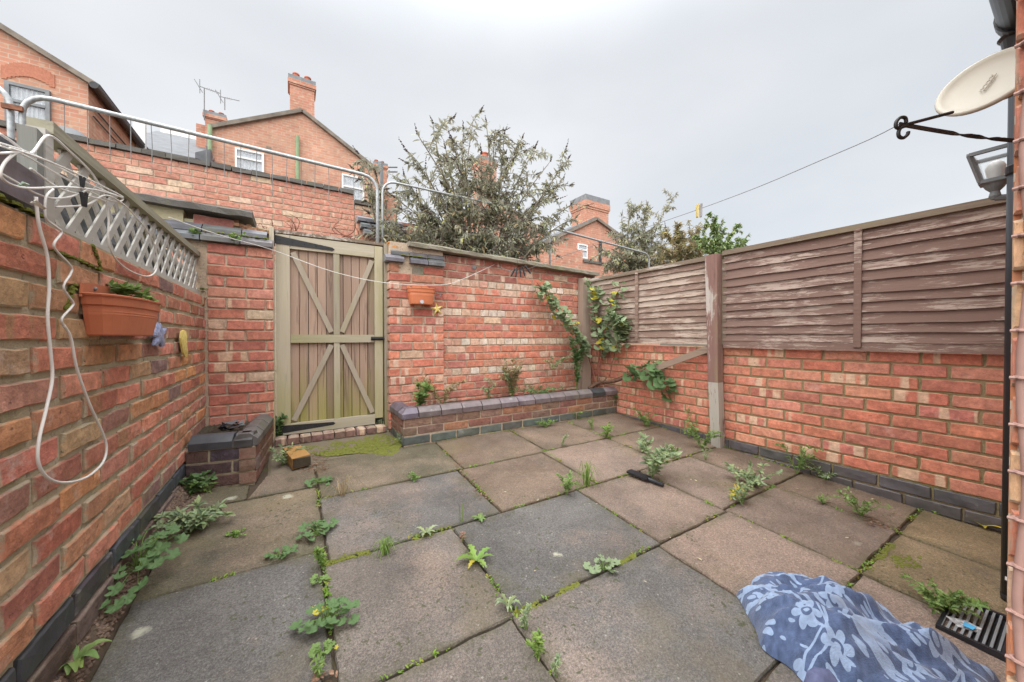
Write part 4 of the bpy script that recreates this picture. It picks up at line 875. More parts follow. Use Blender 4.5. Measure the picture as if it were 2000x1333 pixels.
verge(hL, [Vector((xl, 0, pB.z + 3.6 * dz + .02)), Vector((pB.x + .1, 0, pB.z - .02))], YL, th=.08)
m = MB(); m.tube([(pB.x + .10, YL - .1, pB.z - .05), (pB.x + .10, YL + 3.6, pB.z - .05)], .06, 10); put('gutter', m, M_PIPE, hL)
for k in (.12, .28): m = MB(); m.tube([(pB.x + .03, YL + .1, pB.z - .25 - k), (pB.x + .03, YL + 3.4, pB.z - .25 - k)], .014, 6); put('wall_cable', m, M_PIPE, hL)
m = MB(); m.tube([(pB.x + .06, YL + 2.9, pB.z - .1), (pB.x + .06, YL + 2.9, .5)], .045, 8); put('downpipe', m, M_LEAD, hL)
win(hL, YL, 12, 160, 101, 262, M_LEAD)
a, b = ony(4, 150, YL), ony(106, 168, YL)
for k in range(13):
    t = (k + .5) / 13; x = a.x + (b.x - a.x) * t; z = a.z + (b.z - a.z) * t - .03 + .12 * (1 - (2 * t - 1) ** 2); m = MB(); m.box((x - .03, YL - .012, z - .02), (x + .03, YL, z + .2), .002); put('arch_brick', m, plain('arch_brick_%d' % k, (.47, .20, .13), .9, .2, 0, .15), hL)
m = MB(); c = ony(140, 262, YL - 2); m.lathe(c - Vector((0, 0, .1)), [(.20, 0), (.19, .02), (.02, .07)], 20, (.5, -.9, .2)); tag(put('satellite_dish', m, M_LEAD), 'grey satellite dish poking over the high wall at far left', 'dish')
# slate roof between
YT = 13.0
t = thing('brick_house', 'low grey slate roof with white fascia between the left and middle houses', 'house', (ony(320, 300, YT).x, YT, 0), 'terrace houses behind')
a, b, c, d = ony(238, 232, YT + 2), ony(412, 268, YT + 2), ony(412, 305, YT - 1), ony(262, 292, YT - 1)
m = MB(); a2, b2 = Vector((d.x - .4, YT + 2.5, a.z)), Vector((c.x, YT + 2.5, a.z)); m.prism([Vector((d.x - .4, YT - 1, d.z)), Vector((c.x, YT - 1, d.z)), b2, a2], (0, 0, .08)); put('roof', m, M_SLATE, t)
put('wall', MB().box((d.x - .4, YT - .9, -.1), (c.x, YT + 2.4, d.z - .02)), M_FARBRICK, t)
m = MB(); m.tube([(d.x - .4, YT - 1.03, d.z), (c.x, YT - 1.03, d.z)], .07, 8); put('gutter', m, M_PIPE, t)
put('fascia', MB().box((a2.x + .1, YT + 2.4, a2.z + .02), (b2.x, YT + 2.5, a2.z + .16)), M_WHITE_PL, t)
m = MB(); p = ony(272, 262, YT - 1.2); m.box((p.x - .10, YT - 1.2, p.z - .5), (p.x + .10, YT - 1.1, p.z + .35)); put('white_post', m, M_WHITE_PL, t)
p = ony(395, 296, YT - 1.2); m = MB(); m.prism([ony(381, 298, YT - 1.2), ony(411, 291, YT - 1.2), ony(411, 318, YT - 1.2), ony(381, 309, YT - 1.2)], (0, .3, 0)); put('lead_flashing', m, M_SLATE, t)
# middle house
YM = 12.5
hM = gable('middle brick house with a tall corbelled chimney and two white windows', [(410, 250), (590, 218), (742, 338)], YM, 4, M_FARBRICK)
chimney(hM, 562, 618, 160, 240, YM + .02, .55, M_FARBRICK2, 2, M_LEAD, .05)
win(hM, YM, 459, 289, 516, 343); win(hM, YM, 667, 340, 711, 403)
for px, y0, y1 in ((581, 266, 365), (410, 245, 330)):
    a, b = ony(px, y0, YM - .1), ony(px, y1, YM - .1); m = MB(); m.tube([a, b], .055 if px > 500 else .05, 10); put('green_pipe', m, M_GREEN_PIPE, hM)
put('vent_brick', MB().box((ony(520, 290, YM).x, YM - .02, ony(520, 297, YM).z), (ony(530, 290, YM).x, YM, ony(520, 286, YM).z)), M_VERGE, hM)
YC = 14.0
hC = thing('brick_house', 'roof ridge behind the middle house carrying a squat chimney with two aerials', 'house', (ony(420, 240, YC).x, YC, 0), 'terrace houses behind')
a = ony(400, 245, YC); put('wall', MB().box((a.x - .2, YC, -.1), (a.x + 1.6, YC + 3, a.z)), M_FARBRICK2, hC)
chimney(hC, 396, 443, 226, 250, YC - .2, .6, M_FARBRICK2, 2, M_LEAD, .05)
def aerial(label, px, py0, py1, y, rot, n=6):
    a, b = ony(px, py0, y), ony(px, py1, y); t = thing('tv_aerial', label, 'aerial', a); m = MB(); m.tube([a, b], .014, 6); put('mast', m, M_STEEL_D, t)
    d = Vector((math.cos(rot), .2, math.sin(rot) * .3)).normalized(); m = MB(); m.tube([b - d * .10, b + d * .36], .010, 6); bm_ = put('boom', m, M_STEEL_D, t)
    m = MB(); s_ = Vector((0, .6, .8))
    for k in range(n): p = b + d * (.06 + .045 * k); m.tube([p - s_ * .08, p + s_ * .08], .006, 5)
    m.tube([b - d * .1 - Vector((0, 0, .2)), b - d * .1 + Vector((0, 0, .2))], .01, 5); m.tube([b - d * .12 + Vector((-.1, 0, .16)), b - d * .12 + Vector((.08, 0, -.16))], .01, 5); put('elements', m, M_STEEL_D, bm_)
aerial('taller TV aerial on the left of the squat chimney', 399, 235, 172, YC - .3, .05, 7); aerial('shorter TV aerial tilting right on the squat chimney', 439, 215, 191, YC - .3, .55, 3)
hD = thing('brick_house', 'slim brick chimney with two pots just right of the middle house roof', 'house', (ony(740, 330, 14).x, 14, 0), 'terrace houses behind')
a, b = ony(733, 340, 14), ony(757, 340, 14); put('wall', MB().box((a.x - .5, 14.2, -.1), (b.x + .4, 17, ony(745, 372, 14).z)), M_FARBRICK2, hD); chimney(hD, 729, 758, 322, 372, 14, .5, M_FARBRICK2, 2, M_LEAD, .04)
m = MB(); m.tube([ony(743, 318, 13.5), ony(743, 400, 13.5)], .10, 8); put('flue_pipe', m, M_LEAD, hD)
for k in (327, 336): m = MB(); m.tube([ony(757, k, 14), ony(776, k, 14)], .03, 6); put('aerial_arm', m, M_LEAD, hD)
# house behind the buddleia, house at the right
hB = gable('brick house half hidden behind the buddleia, chimney above it', [(900, 420), (955, 378), (1080, 470)], 12.5, 4, M_FARBRICK2)
chimney(hB, 934, 972, 314, 372, 12.52, .6, M_FARBRICK2, 1, M_LEAD, .05); win(hB, 12.5, 990, 430, 1022, 480); win(hB, 12.5, 905, 450, 930, 480)
YR = 10.0
hR = gable('brick house at the right behind the corner with a plain chimney and arched window', [(1060, 476), (1163, 428), (1290, 520)], YR, 4, M_FARBRICK2)
chimney(hR, 1142, 1190, 395, 445, YR + .02, .8, M_FARBRICK2, 0, M_LEAD, .05); win(hR, YR, 1127, 476, 1146, 507)
m = MB(); p = ony(1173, 470, YR - .08); m.tube([p, p - Vector((0, 0, 3))], .05, 8); put('downpipe', m, M_PIPE, hR)
wK = thing('boundary_wall', 'low stepped brick wall in front of the right-hand house', 'wall', (ony(1130, 500, 8).x, 8, 0))
a, b, c_ = ony(1050, 478, 8), ony(1138, 506, 8), ony(1262, 530, 8)
put('wall', MB().box((a.x - .5, 8, -.1), (b.x, 8.25, a.z + .05)), M_FARBRICK2, wK); put('low_wall', MB().box((b.x + .003, 8, -.1), (c_.x, 8.25, b.z - .1)), M_FARBRICK2, wK)
put('coping', MB().box((b.x + .005, 7.96, b.z - .098), (c_.x, 8.29, b.z - .03)), M_CONC_DARK, wK)

# ------------------------------------------------------------------ the house corner at the right edge, and what hangs on it
WX, WY = .80, .058
hw = thing('house_wall', 'brick corner of the house at the right edge of the view', 'wall', (WX, WY, 0))
core(hw, (WX + .008, -1.6, -.05), (3.4, WY - .008, 2.22), M_MORT)
lay(hw, '+x', WX, -1.0, WY - .001, .02, 30, .075, .215, .010, M_NEARB and brick_mat('house_face_brick', band=.3, white=.1, soot=.1), lambda u, z, i, rt: jitc(random.choice([(.52, .22, .12), (.50, .19, .12), (.55, .33, .2), (.48, .2, .14)]), .08), first=.10, rough=.0015)
for o in hw.children:
    if o.name.startswith('brick'): o.rotation_euler.z = R(-90)
n0 = len(hw.children)
m = MB(); m.box((WX + .012, WY - .012, -.04), (3.38, WY, 2.21)); put('rear_face', m, M_NEARB, hw)
m = MB(); pts = [(WX - .006 + .002 * math.sin(k * 2.1), WY - .012 + .003 * math.sin(k * 1.3), .0 + k * .06) for k in range(32)]; m.tube(pts, .0045, 8, smooth=2); cbl = tag(put('wall_cable', m, M_PINKCABLE, smooth=True), 'brown-pink cable clipped down the edge of the house corner', 'cable')
for k in range(26):
    z = .03 + k * .0605; m = MB(); m.tube([(WX - .007 + .0065 * math.cos(a), WY - .012 + .0075 * math.sin(a), z + .001 * math.sin(a)) for a in [x * .9 for x in range(7)]], .0024, 6); m.tube([(WX - .010, WY - .006, z), (WX - .009, WY - .001, z)], .0024, 6); put('cable_clip', m, M_PINKCABLE, cbl)
# drainpipe
dp = thing('drainpipe', 'black plastic drainpipe down the house corner, ending above the drain', 'drainpipe', (2.19, .135, 0))
PXc, PYc = 2.19, .137
m = MB(); m.tube([(PXc, PYc, .045), (PXc, PYc, 1.98)], .034, 24); put('pipe', m, M_PIPE, dp, smooth=True)
m = MB(); m.lathe((PXc, PYc, 1.565), [(.0345, 0), (.0385, .004), (.0385, .03), (.0345, .034)], 24); m.box((PXc - .05, PYc - .07, 1.57), (PXc + .05, PYc - .03, 1.60)); put('pipe_clip', m, M_PIPE, dp)
m = MB(); m.lathe((PXc, PYc, .055), [(.0343, 0), (.0352, .002), (.0352, .012), (.0343, .014)], 24); put('pipe_mark', m, M_PIPE, dp)
def txt(body, loc, rot, size, mat, parent=None, ext=.0006, name='lettering', align='CENTER'):
    cu = bpy.data.curves.new(name, 'FONT'); cu.body = body; cu.size = size; cu.extrude = ext; cu.align_x = align; cu.align_y = 'CENTER'
    tmp = bpy.data.objects.new(name, cu); COL.objects.link(tmp); dg = bpy.context.evaluated_depsgraph_get(); me = bpy.data.meshes.new_from_object(tmp.evaluated_get(dg)); bpy.data.objects.remove(tmp)
    o = bpy.data.objects.new(name, me); COL.objects.link(o); o.rotation_euler = rot; me.materials.clear(); me.materials.append(mat); o.parent = parent
    o.location = Vector(loc) - (wl(parent) if parent else Vector()); return o
m = MB(); k = Vector((-1, .06, 0)).normalized()
for i, (dz, h, w) in enumerate([(0, .012, .010), (.0, .022, .006), (.002, .02, .005), (.0, .022, .005)]):
    a_ = R(150 + i * 14); p = Vector((PXc + .0343 * math.cos(a_), PYc + .0343 * math.sin(a_), .125 + dz)); m.box((p.x - .002, p.y - w / 2, p.z), (p.x + .001, p.y + w / 2, p.z + h))
put('white_print', m, M_WHITE_PL, dp)
# gutter over it
gu = thing('gutter', 'dark grey half-round gutter and outlet above the drainpipe', 'gutter', (1.9, .13, 2.0))
GZ = 2.10; m = MB(); n = 14; vs = []
for x in (1.50, 2.215):
    for rr in (.058, .052):
        for k in range(n + 1): a = math.pi + math.pi * k / n; vs.append((x, .135 + rr * math.cos(a), GZ + rr * math.sin(a)))
q = n + 1; fs = []
for k in range(n): fs += [(k, k + 1, 2 * q + k + 1, 2 * q + k), (q + k, 3 * q + k, 3 * q + k + 1, q + k + 1), (2 * q + k, 2 * q + k + 1, 3 * q + k + 1, 3 * q + k)]
fs += [tuple(range(2 * q, 3 * q))]; m.add(vs, fs); put('channel', m, M_PIPE, gu, smooth=True)
m = MB(); m.tube([(2.12, .135, GZ), (2.16, .135, GZ)], .064, 24); put('union_clip', m, M_PIPE, gu)
m = MB(); m.lathe((PXc, .137, 1.955), [(.042, 0), (.044, .004), (.044, .04), (.046, .045), (.052, .09), (.060, .10)], 24); put('outlet', m, M_PIPE, gu)
# dish
DC = Vector(); d0 = ray(1926, 162); DC = EYE + d0 * (1.14 / d0.dot(_f)); maj0 = (_r * .85 + _u * .50).normalized(); nrm = (-d0.normalized() * .66 + (-_r * .5 + _u * .85) * .85).normalized()
ds = thing('satellite_dish', 'oval cream dish on the house wall above the iron hook', 'dish', DC)
maj = maj0; maj = (maj - nrm * maj.dot(nrm)).normalized(); mnr = nrm.cross(maj)
def ell(r, h, n=40): return [DC + (maj * math.cos(2 * math.pi * k / n) * 1.0 + mnr * math.sin(2 * math.pi * k / n) * 1.0) * r + nrm * h for k in range(n)]
m = MB(); prof = [(.04, -.03), (.08, -.024), (.104, -.008), (.110, .003), (.107, .009), (.100, .010), (.093, .003), (.07, -.004), (.04, -.008), (.010, -.010)]; vs = []
for r_, h in prof: vs += ell(r_, h)
fs = [(i * 40 + k, i * 40 + (k + 1) % 40, (i + 1) * 40 + (k + 1) % 40, (i + 1) * 40 + k) for i in range(len(prof) - 1) for k in range(40)] + [tuple(range(39, -1, -1)), tuple((len(prof) - 1) * 40 + k for k in range(40))]
m.add(vs, fs); put('reflector', m, M_CREAM, ds, smooth=True)
m = MB(); pth = [(-.5, -.25), (-.42, .22), (-.3, -.22), (-.2, .2), (-.08, -.2), (.05, .1), (.15, -.2), (.28, .15), (.4, -.15), (.52, .3)]
m.tube([DC + maj * a * .055 + mnr * b * .012 + nrm * -.002 for a, b in pth], .0018, 6, smooth=3); m.tube([DC - maj * .026 + mnr * -.008 + nrm * -.003, DC + maj * .030 + mnr * -.006 + nrm * -.003], .0016, 6); put('embossed_mark', m, plain('cream_shadow', (.50, .47, .40), .5), ds)
m = MB(); m.tube([DC - nrm * .03, DC - nrm * .05 + Vector((.05, -.03, .02)), Vector((DC.x + .10, WY - .01, DC.z + .05))], .012, 10); put('mount_arm', m, M_CREAM, ds)
m = MB(); m.lathe(DC - nrm * .035 - maj * .02 - mnr * .05, [(.03, 0), (.03, .008)], 12, nrm); put('rear_clamp', m, M_LEAD, ds)
# iron hook bracket
hb = thing('iron_bracket', 'black wrought iron bracket with a twisted arm and open hooks', 'bracket', (HK.x, HK.y, HK.z))
E1 = Vector((2.10, WY, 0)); E1.z = vplane(1985, 268, Vector((2.10, WY, 0)), Vector((HK.x, HK.y, 0))).z
dv = (E1 - HK).normalized(); sv = dv.cross(Vector((0, 0, 1))).normalized(); uv_ = sv.cross(dv)
m = MB(); nseg = 40; vs = []
for i in range(nseg + 1):
    t = i / nseg; p = HK.lerp(E1, t) - Vector((0, 0, .010 * math.sin(math.pi * t))); tw = max(0, min(1, (t - .30) / .32)) * 2 * math.pi; wv = sv * math.cos(tw) + uv_ * math.sin(tw); tv = -sv * math.sin(tw) + uv_ * math.cos(tw); w, h = .002, .0055
    vs += [p + wv * w + tv * h, p - wv * w + tv * h, p - wv * w - tv * h, p + wv * w - tv * h]
m.add(vs, [(i * 4 + a, i * 4 + (a + 1) % 4, (i + 1) * 4 + (a + 1) % 4, (i + 1) * 4 + a) for i in range(nseg) for a in range(4)] + [(0, 1, 2, 3)]); put('twisted_arm', m, M_BLACK, hb)
br2 = vplane(1860, 220, Vector((HK.x, HK.y, 0)), Vector((2.05, WY, 0)))
m = MB(); m.tube([HK + dv * .02, br2], .0045, 8); put('stay', m, M_BLACK, hb)
def hookp(pts): return [vplane(a, b, Vector((HK.x, HK.y, 0)), Vector((E1.x, E1.y, 0))) for a, b in pts]
m = MB(); m.tube(hookp([(1770, 240), (1768, 231), (1759, 230), (1751, 238), (1750, 248), (1757, 252)]), .0045, 8, smooth=4); put('hook', m, M_BLACK, hb)
m = MB(); m.tube(hookp([(1772, 246), (1760, 250), (1755, 258), (1756, 267), (1764, 270), (1772, 264), (1774, 258)]), .0045, 8, smooth=4); put('hook', m, M_BLACK, hb)
# carriage lantern
LC = vplane(1944, 332, Vector((2.35, .21, 0)), Vector((3.3, .21, 0)))
la = thing('wall_lantern', 'glass carriage lantern partly behind the black drainpipe', 'lantern', LC - Vector((0, 0, .12)))
sq = lambda r, z: [LC + Vector((a * r, b * r, z)) for a, b in ((-1, -1), (1, -1), (1, 1), (-1, 1))]
T, Bt = sq(.058, .065), sq(.032, -.045)
for k in range(4):
    m = MB(); m.bar(T[k], Bt[k], .011, .011); put('corner_bar', m, M_LEAD, la)
    m = MB(); m.bar(T[k], T[(k + 1) % 4], .013, .013); put('top_bar', m, M_LEAD, la); m = MB(); m.bar(Bt[k], Bt[(k + 1) % 4], .013, .013); put('lower_bar', m, M_LEAD, la)
    m = MB(); m.add([T[k], T[(k + 1) % 4], Bt[(k + 1) % 4], Bt[k]], [(0, 1, 2, 3)]); put('pane', m, M_CLEAR, la)
m = MB(); m.lathe(LC - Vector((0, 0, .05)), [(.014, 0), (.02, .02), (.024, .045), (.026, .06), (.02, .075), (.008, .085)], 16); put('bulb', m, M_WHITE_PL, la, smooth=True)
m = MB(); m.lathe(LC - Vector((0, 0, .115)), [(.010, 0), (.016, .012), (.012, .03), (.024, .045), (.03, .058), (.038, .064)], 16); put('base', m, M_LEAD, la)
m = MB(); m.tube([LC - Vector((0, 0, .11)), Vector((LC.x + .05, WY, LC.z - .13))], .012, 8); put('wall_arm', m, M_LEAD, la)

# ------------------------------------------------------------------ things lying in the yard
# timber block
bk = gnd(583, 905); a_ = R(-38); m = MB(); m.box((-.052, -.125, 0), (.052, .11, .066), .004); rot = Matrix.Rotation(R(14), 4, 'Z') @ Matrix.Rotation(R(4), 4, 'X')
m.v = [rot @ v + Vector((.02, 2.745, gz(2.74) + .010)) for v in m.v]; tbk = tag(put('timber_block', m, M_BLOCK), 'short orange-brown offcut of timber in front of the gate', 'timber')
m = MB(); m.box((-.050, -.134, .002), (.050, -.123, .064), .003); m.v = [rot @ v + Vector((.02, 2.745, gz(2.74) + .010)) for v in m.v]; put('rotten_end', m, M_SOIL, tbk)
# black scraper
p = gnd(1228, 922, .02); q = gnd(1296, 948, .015); m = MB(); d = (q - p).normalized(); s_ = d.cross(Vector((0, 0, 1))).normalized()
m.prism([p - s_ * .028, p + s_ * .028, p.lerp(q, .6) + s_ * .03, p.lerp(q, .6) - s_ * .03], (0, 0, .012)); sc_ = tag(put('plastic_scraper', m, M_PIPE), 'black plastic scraper lying under the tall grey-green weed', 'scraper')
m = MB(); m.tube([p.lerp(q, .58), q], [.014, .016, .012], 10); put('handle', m, M_PIPE, sc_)
# drain grating
gr = thing('drain_grate', 'black slotted drain grating at the foot of the drainpipe', 'drain', (2.02, .2, .01))
gx0, gx1, gy0, gy1 = 1.83, 2.10, .13, .27
m = MB(); m.box((gx0, gy0, -.02), (gx1, gy1, .012)); put('pit', m, M_BLACK, gr)
for k in range(9): y = gy0 + .012 + k * .0145; m = MB(); m.box((gx0 + .01, y, .016), (gx1 - .01, y + .006, .026)); put('bar', m, M_LEAD, gr)
m = MB(); [m.box(*b) for b in (((gx0, gy0, .013), (gx0 + .012, gy1, .028)), ((gx1 - .012, gy0, .013), (gx1, gy1, .028)), ((gx0 + .013, gy0, .013), (gx1 - .013, gy0 + .01, .028)), ((gx0 + .013, gy1 - .01, .013), (gx1 - .013, gy1, .028)))]; put('rim', m, M_PIPE, gr)
wr = thing('wrapper', 'white and blue wrapper caught on the edge of the drain', 'litter', gnd(1880, 1213))
p = [gnd(1847, 1203, .012), gnd(1885, 1212, .018), gnd(1918, 1228, .016), gnd(1912, 1236, .012), gnd(1872, 1224, .014)]
m = MB(); m.add(p + [v - Vector((0, 0, .002)) for v in p], [(0, 1, 2, 3, 4), (9, 8, 7, 6, 5)] + [(i, i + 5, (i + 1) % 5 + 5, (i + 1) % 5) for i in range(5)]); put('film', m, plain('foil_wrapper', (.42, .42, .44), .3, .6, 0, .7, 90), wr)
p = [gnd(1884, 1215, .022), gnd(1908, 1226, .021), gnd(1900, 1231, .019), gnd(1880, 1222, .02)]; m = MB(); m.prism(p, (0, 0, .001)); put('blue_patch', m, M_BLUEPL, wr)
# towel
def towel_mat():
    M = MT('blue_floral_towel', .95, .1); v = M.vec((1, 1, .35)); base = M.val((.07, .10, .185), M.noise(60, v, 5), .7, 1.35); lt = M.val((.27, .36, .52), M.noise(70, v, 5), .82, 1.12)
    def flowers(sc, seed, n, r0, amp, ring):
        vv = M.n('ShaderNodeVectorMath', operation='ADD'); M.l(v, vv.inputs[0]); vv.inputs[1].default_value = (seed, seed * .7, 0); x = M.n('ShaderNodeTexVoronoi'); x.inputs['Scale'].default_value = sc; x.inputs['Randomness'].default_value = .75; x.voronoi_dimensions = '2D'; M.l(vv.outputs[0], x.inputs['Vector'])
        s_ = M.n('ShaderNodeVectorMath', operation='SUBTRACT'); M.l(vv.outputs[0], s_.inputs[0]); M.l(x.outputs['Position'], s_.inputs[1]); sp = M.n('ShaderNodeSeparateXYZ'); M.l(s_.outputs[0], sp.inputs[0])
        ang = M.math('ARCTAN2', sp.outputs[1], sp.outputs[0]); r_ = M.math('MULTIPLY', x.outputs['Distance'], 1.0)
        pet = M.math('ADD', r0, M.math('MULTIPLY', M.math('ABSOLUTE', M.math('COSINE', M.math('MULTIPLY', ang, n / 2))), amp)); f = M.math('LESS_THAN', r_, pet)
        hole = M.math('MULTIPLY', M.math('GREATER_THAN', r_, ring * .55), M.math('LESS_THAN', r_, ring)); return M.math('SUBTRACT', f, hole)
    f1 = flowers(8.2, 3.1, 6, .14, .16, .11)
    vr = M.n('ShaderNodeMapping'); vr.inputs['Rotation'].default_value = (0, 0, .7); vr.inputs['Scale'].default_value = (2.1, 1, 1); M.l(v, vr.inputs[0])
    lf = M.math('LESS_THAN', M.voro(19, vr.outputs[0]), .30); vr2 = M.n('ShaderNodeMapping'); vr2.inputs['Rotation'].default_value = (0, 0, -.6); vr2.inputs['Scale'].default_value = (2.4, 1, 1); M.l(v, vr2.inputs[0]); lf2 = M.math('LESS_THAN', M.voro(17, vr2.outputs[0]), .26)
    nn = M.noise(5.4, v, 0, .5, .6); vine = M.math('LESS_THAN', M.math('ABSOLUTE', M.math('SUBTRACT', nn, .5)), .016); nn2 = M.noise(5.5, M.vec((1, 1, .3), M.vec((1.2, .9, 1))), 0, .5, .3); vine2 = M.math('LESS_THAN', M.math('ABSOLUTE', M.math('SUBTRACT', nn2, .46)), .012)
    f = f1
    for k in (lf, lf2, vine, vine2): f = M.math('MAXIMUM', f, k)
    c = M.mix(M.math('MULTIPLY', f, .9), base, lt); M.bump(M.noise(260, None, 4), .7, .004); M.b.inputs['Sheen Weight'].default_value = .25; return M.done(c)
out = [gnd(a, b) for a, b in ((1443, 1190), (1462, 1150), (1500, 1135), (1580, 1140), (1690, 1185), (1790, 1245), (1885, 1305), (1955, 1350), (1930, 1420), (1760, 1420), (1640, 1390), (1570, 1335), (1530, 1295), (1500, 1270))]
N_ = len(out); cen = sum(out, Vector()) / N_; m = MB(); rings = 34; dense = [p + Vector((noise.noise((p.x * 14, p.y * 14, 3)), noise.noise((p.x * 14, p.y * 14, 7)), 0)) * .035 for p in spline(out + [out[0]], 10)[:-1]]; nd = len(dense); vs = []
for i in range(rings + 1):
    t = 1 - i / rings
    for p in dense:
        x, y = cen.x + (p.x - cen.x) * t, cen.y + (p.y - cen.y) * t; e_ = min(1, (1 - t) * 2.6); hump = .085 * (e_ ** .55) * (.6 + .6 * noise.noise((x * 3.5, y * 3.5, 8)) + .25)
        fold = (noise.noise((x * 5 + y * 9, y * 4 - x * 3, 1)) * .055 + noise.noise((x * 16 + y * 24, y * 13, 5)) * .022) * min(1, e_ * 1.5) + (1 - abs(noise.noise((x * 9 + y * 4, y * 5 + x * 5, 9))) * 2.2) ** 2 * .030 * e_ + max(0, noise.noise((x * 22, y * 22, 2))) * .018 * min(1, e_ * 4)
        vs.append((x, y, gz(y) + .004 + max(0, hump + fold)))
fs = [(i * nd + k, i * nd + (k + 1) % nd, (i + 1) * nd + (k + 1) % nd, (i + 1) * nd + k) for i in range(rings) for k in range(nd)]
m.add(vs, fs); tag(put('towel', m, towel_mat(), smooth=True), 'rumpled blue towel with pale floral print lying on the slabs', 'towel')
m = MB(); q = [gnd(1565, 1290), gnd(1600, 1290), gnd(1640, 1330), gnd(1650, 1380), gnd(1590, 1390), gnd(1570, 1340)]; vs = []; nq = len(q); c_ = sum(q, Vector()) / nq
for t, h in ((1, .004), (.8, .03), (.4, .045)): vs += [c_ + (p - c_) * t + Vector((0, 0, h + .01 * math.sin(7 * p.x * 9))) for p in q]
m.add(vs, [(i * nq + k, i * nq + (k + 1) % nq, (i + 1) * nq + (k + 1) % nq, (i + 1) * nq + k) for i in range(2) for k in range(nq)] + [tuple(2 * nq + k for k in range(nq))]); tag(put('cloth', m, plain('dark_blue_cloth', (.10, .11, .19), .95, .1, 0, .3, 40, .4), smooth=True), 'plain dark blue corner of cloth tucked under the floral towel', 'cloth')

# ------------------------------------------------------------------ plants
rg = random.Random(99)
def V3(a, b): return Vector((rg.uniform(-a, a), rg.uniform(-a, a), rg.uniform(-b, b)))
_leaf = {}
def lobed_leaf(key, seed, lobes=5, amp=.16, cup=.18):
    if key in _leaf: return _leaf[key]
    rn = random.Random(seed); m = MB(); n = 30; rim = []; mid = []
    for k in range(n):
        a = -math.pi + 2 * math.pi * k / n; r_ = 1 - amp + amp * abs(math.cos(lobes * a / 2)) + rn.uniform(-.03, .03)
        if abs(abs(a) - math.pi) < .25: r_ *= .30
        rim.append((r_ * math.cos(a), r_ * math.sin(a), cup * (.5 + .5 * math.cos(lobes * a)) * .6 + rn.uniform(-.05, .05))); mid.append((r_ * .5 * math.cos(a), r_ * .5 * math.sin(a), .06 * math.cos(lobes * a)))
    m.add(rim + mid + [(0, 0, -.05)], [(k, (k + 1) % n, (k + 1) % n + n, k + n) for k in range(n)] + [(k + n, (k + 1) % n + n, 2 * n) for k in range(n)])
    m.v = [Vector((v.x * .5 + .5, v.y * .5, v.z * .5)) for v in m.v]; m.c = [(1, 1, 1)] * len(m.f); _leaf[key] = m.mesh('leaf', smooth=True); return _leaf[key]
def leaf_obj(parent, me, mat, p, d, size, up=(0, 0, 1), color=None):
    d = Vector(d).normalized(); up = Vector(up); y = up.cross(d)
    if y.length < 1e-3: y = d.orthogonal()
    y.normalize(); z = d.cross(y); M3 = Matrix((d, y, z)).transposed(); o = inst('leaf', me, None, parent, p, M3.to_euler(), None, (size, size, size))
    key = (me.name, mat.name)
    if key not in _leaf: c = me.copy(); c.materials.clear(); c.materials.append(mat); _leaf[key] = c
    o.data = _leaf[key]; return o
def mallow(label, px, py, w, n=10, h=.05, mat=M_MALLOW, lf=.42, spread=None, plane=None):
    b = plane if plane is not None else gnd(px, py); s_ = w / pxs(b); t = thing('mallow_weed', label, 'weed', b, 'weeds in the paving joints'); st = MB(); me = [lobed_leaf('mal%d' % k, k, 5 + k % 3, .30, .34) for k in range(3)]
    n = int(n * 1.7)
    for k in range(n):
        a = 2.4 * k + rg.uniform(-.4, .4); r_ = s_ * .5 * math.sqrt((k + .6) / n) * rg.uniform(.6, .95); z = h * rg.uniform(.35, 1) * (1.15 - r_ / s_)
        tip = b + Vector((math.cos(a) * r_, math.sin(a) * r_ * (spread or .8), z)); st.tube([b + V3(.004, 0), b.lerp(tip, .6) + Vector((0, 0, z * .3)), tip], .0012, 5); sz = s_ * lf * .78 * rg.uniform(.5, 1.1)
        d = Vector((math.cos(a), math.sin(a), rg.uniform(-.25, .2))); leaf_obj(t, rg.choice(me), M_YELLEAF if rg.random() < .02 else mat, tip - d * sz * .25, d, sz, Vector((rg.uniform(-.7, .7), rg.uniform(-.9, .4), 1)))
    st.c = [(1, 1, 1)] * len(st.f); put('stems', st, M_GRASS, t); return t
def tint(a=.35): k = 1 + rg.uniform(-a, a); return (k * (1 + rg.uniform(-.1, .15)), k, k * (1 + rg.uniform(-.2, .1)))
def feathery(label, px, py, w, hpx, n=60, mat=M_GREYLEAF, base=None, lw=.28, lsz=None, group='weeds in the paving joints', name='leafy_weed', cat='weed', stems=7, ymul=1.):
    b = base if base is not None else gnd(px, py); sc = pxs(b); W_, H = 1.45 * w / sc, 1.3 * hpx / sc; m = MB(); L0 = 1.5 * (lsz or max(.010, W_ * .13)); stm = MB(); n = int(n * 2.4)
    for s in range(stems):
        a = rg.uniform(0, 6.28); r_ = W_ * .5 * rg.uniform(.25, 1); top = b + Vector((math.cos(a) * r_, math.sin(a) * r_ * ymul, H * rg.uniform(.45, 1))); ctl = b.lerp(top, .5) + Vector((0, 0, H * .18)); pts = spline([b + V3(.006, 0), ctl, top], 4); stm.tube(pts, [.0016, .0008], 4)
        for k in range(n // stems):
            t = rg.uniform(.15, 1); i = min(int(t * (len(pts) - 1)), len(pts) - 2); p = pts[i].lerp(pts[i + 1], t * (len(pts) - 1) - i); d = V3(1, .5) + (top - b).normalized() * .5; m.cur = tint(); L = L0 * rg.uniform(.6, 1.25); m.leaf(p, d, V3(.6, .2) + Vector((0, -.3, 1)), L, L * lw * rg.uniform(.8, 1.3), .15, .25)
    t = thing(name, label, cat, b, group); put('foliage', m, mat, t); stm.cur = None; stm.c = [(1, 1, 1)] * len(stm.f); put('stems', stm, M_GRASS, t); return t
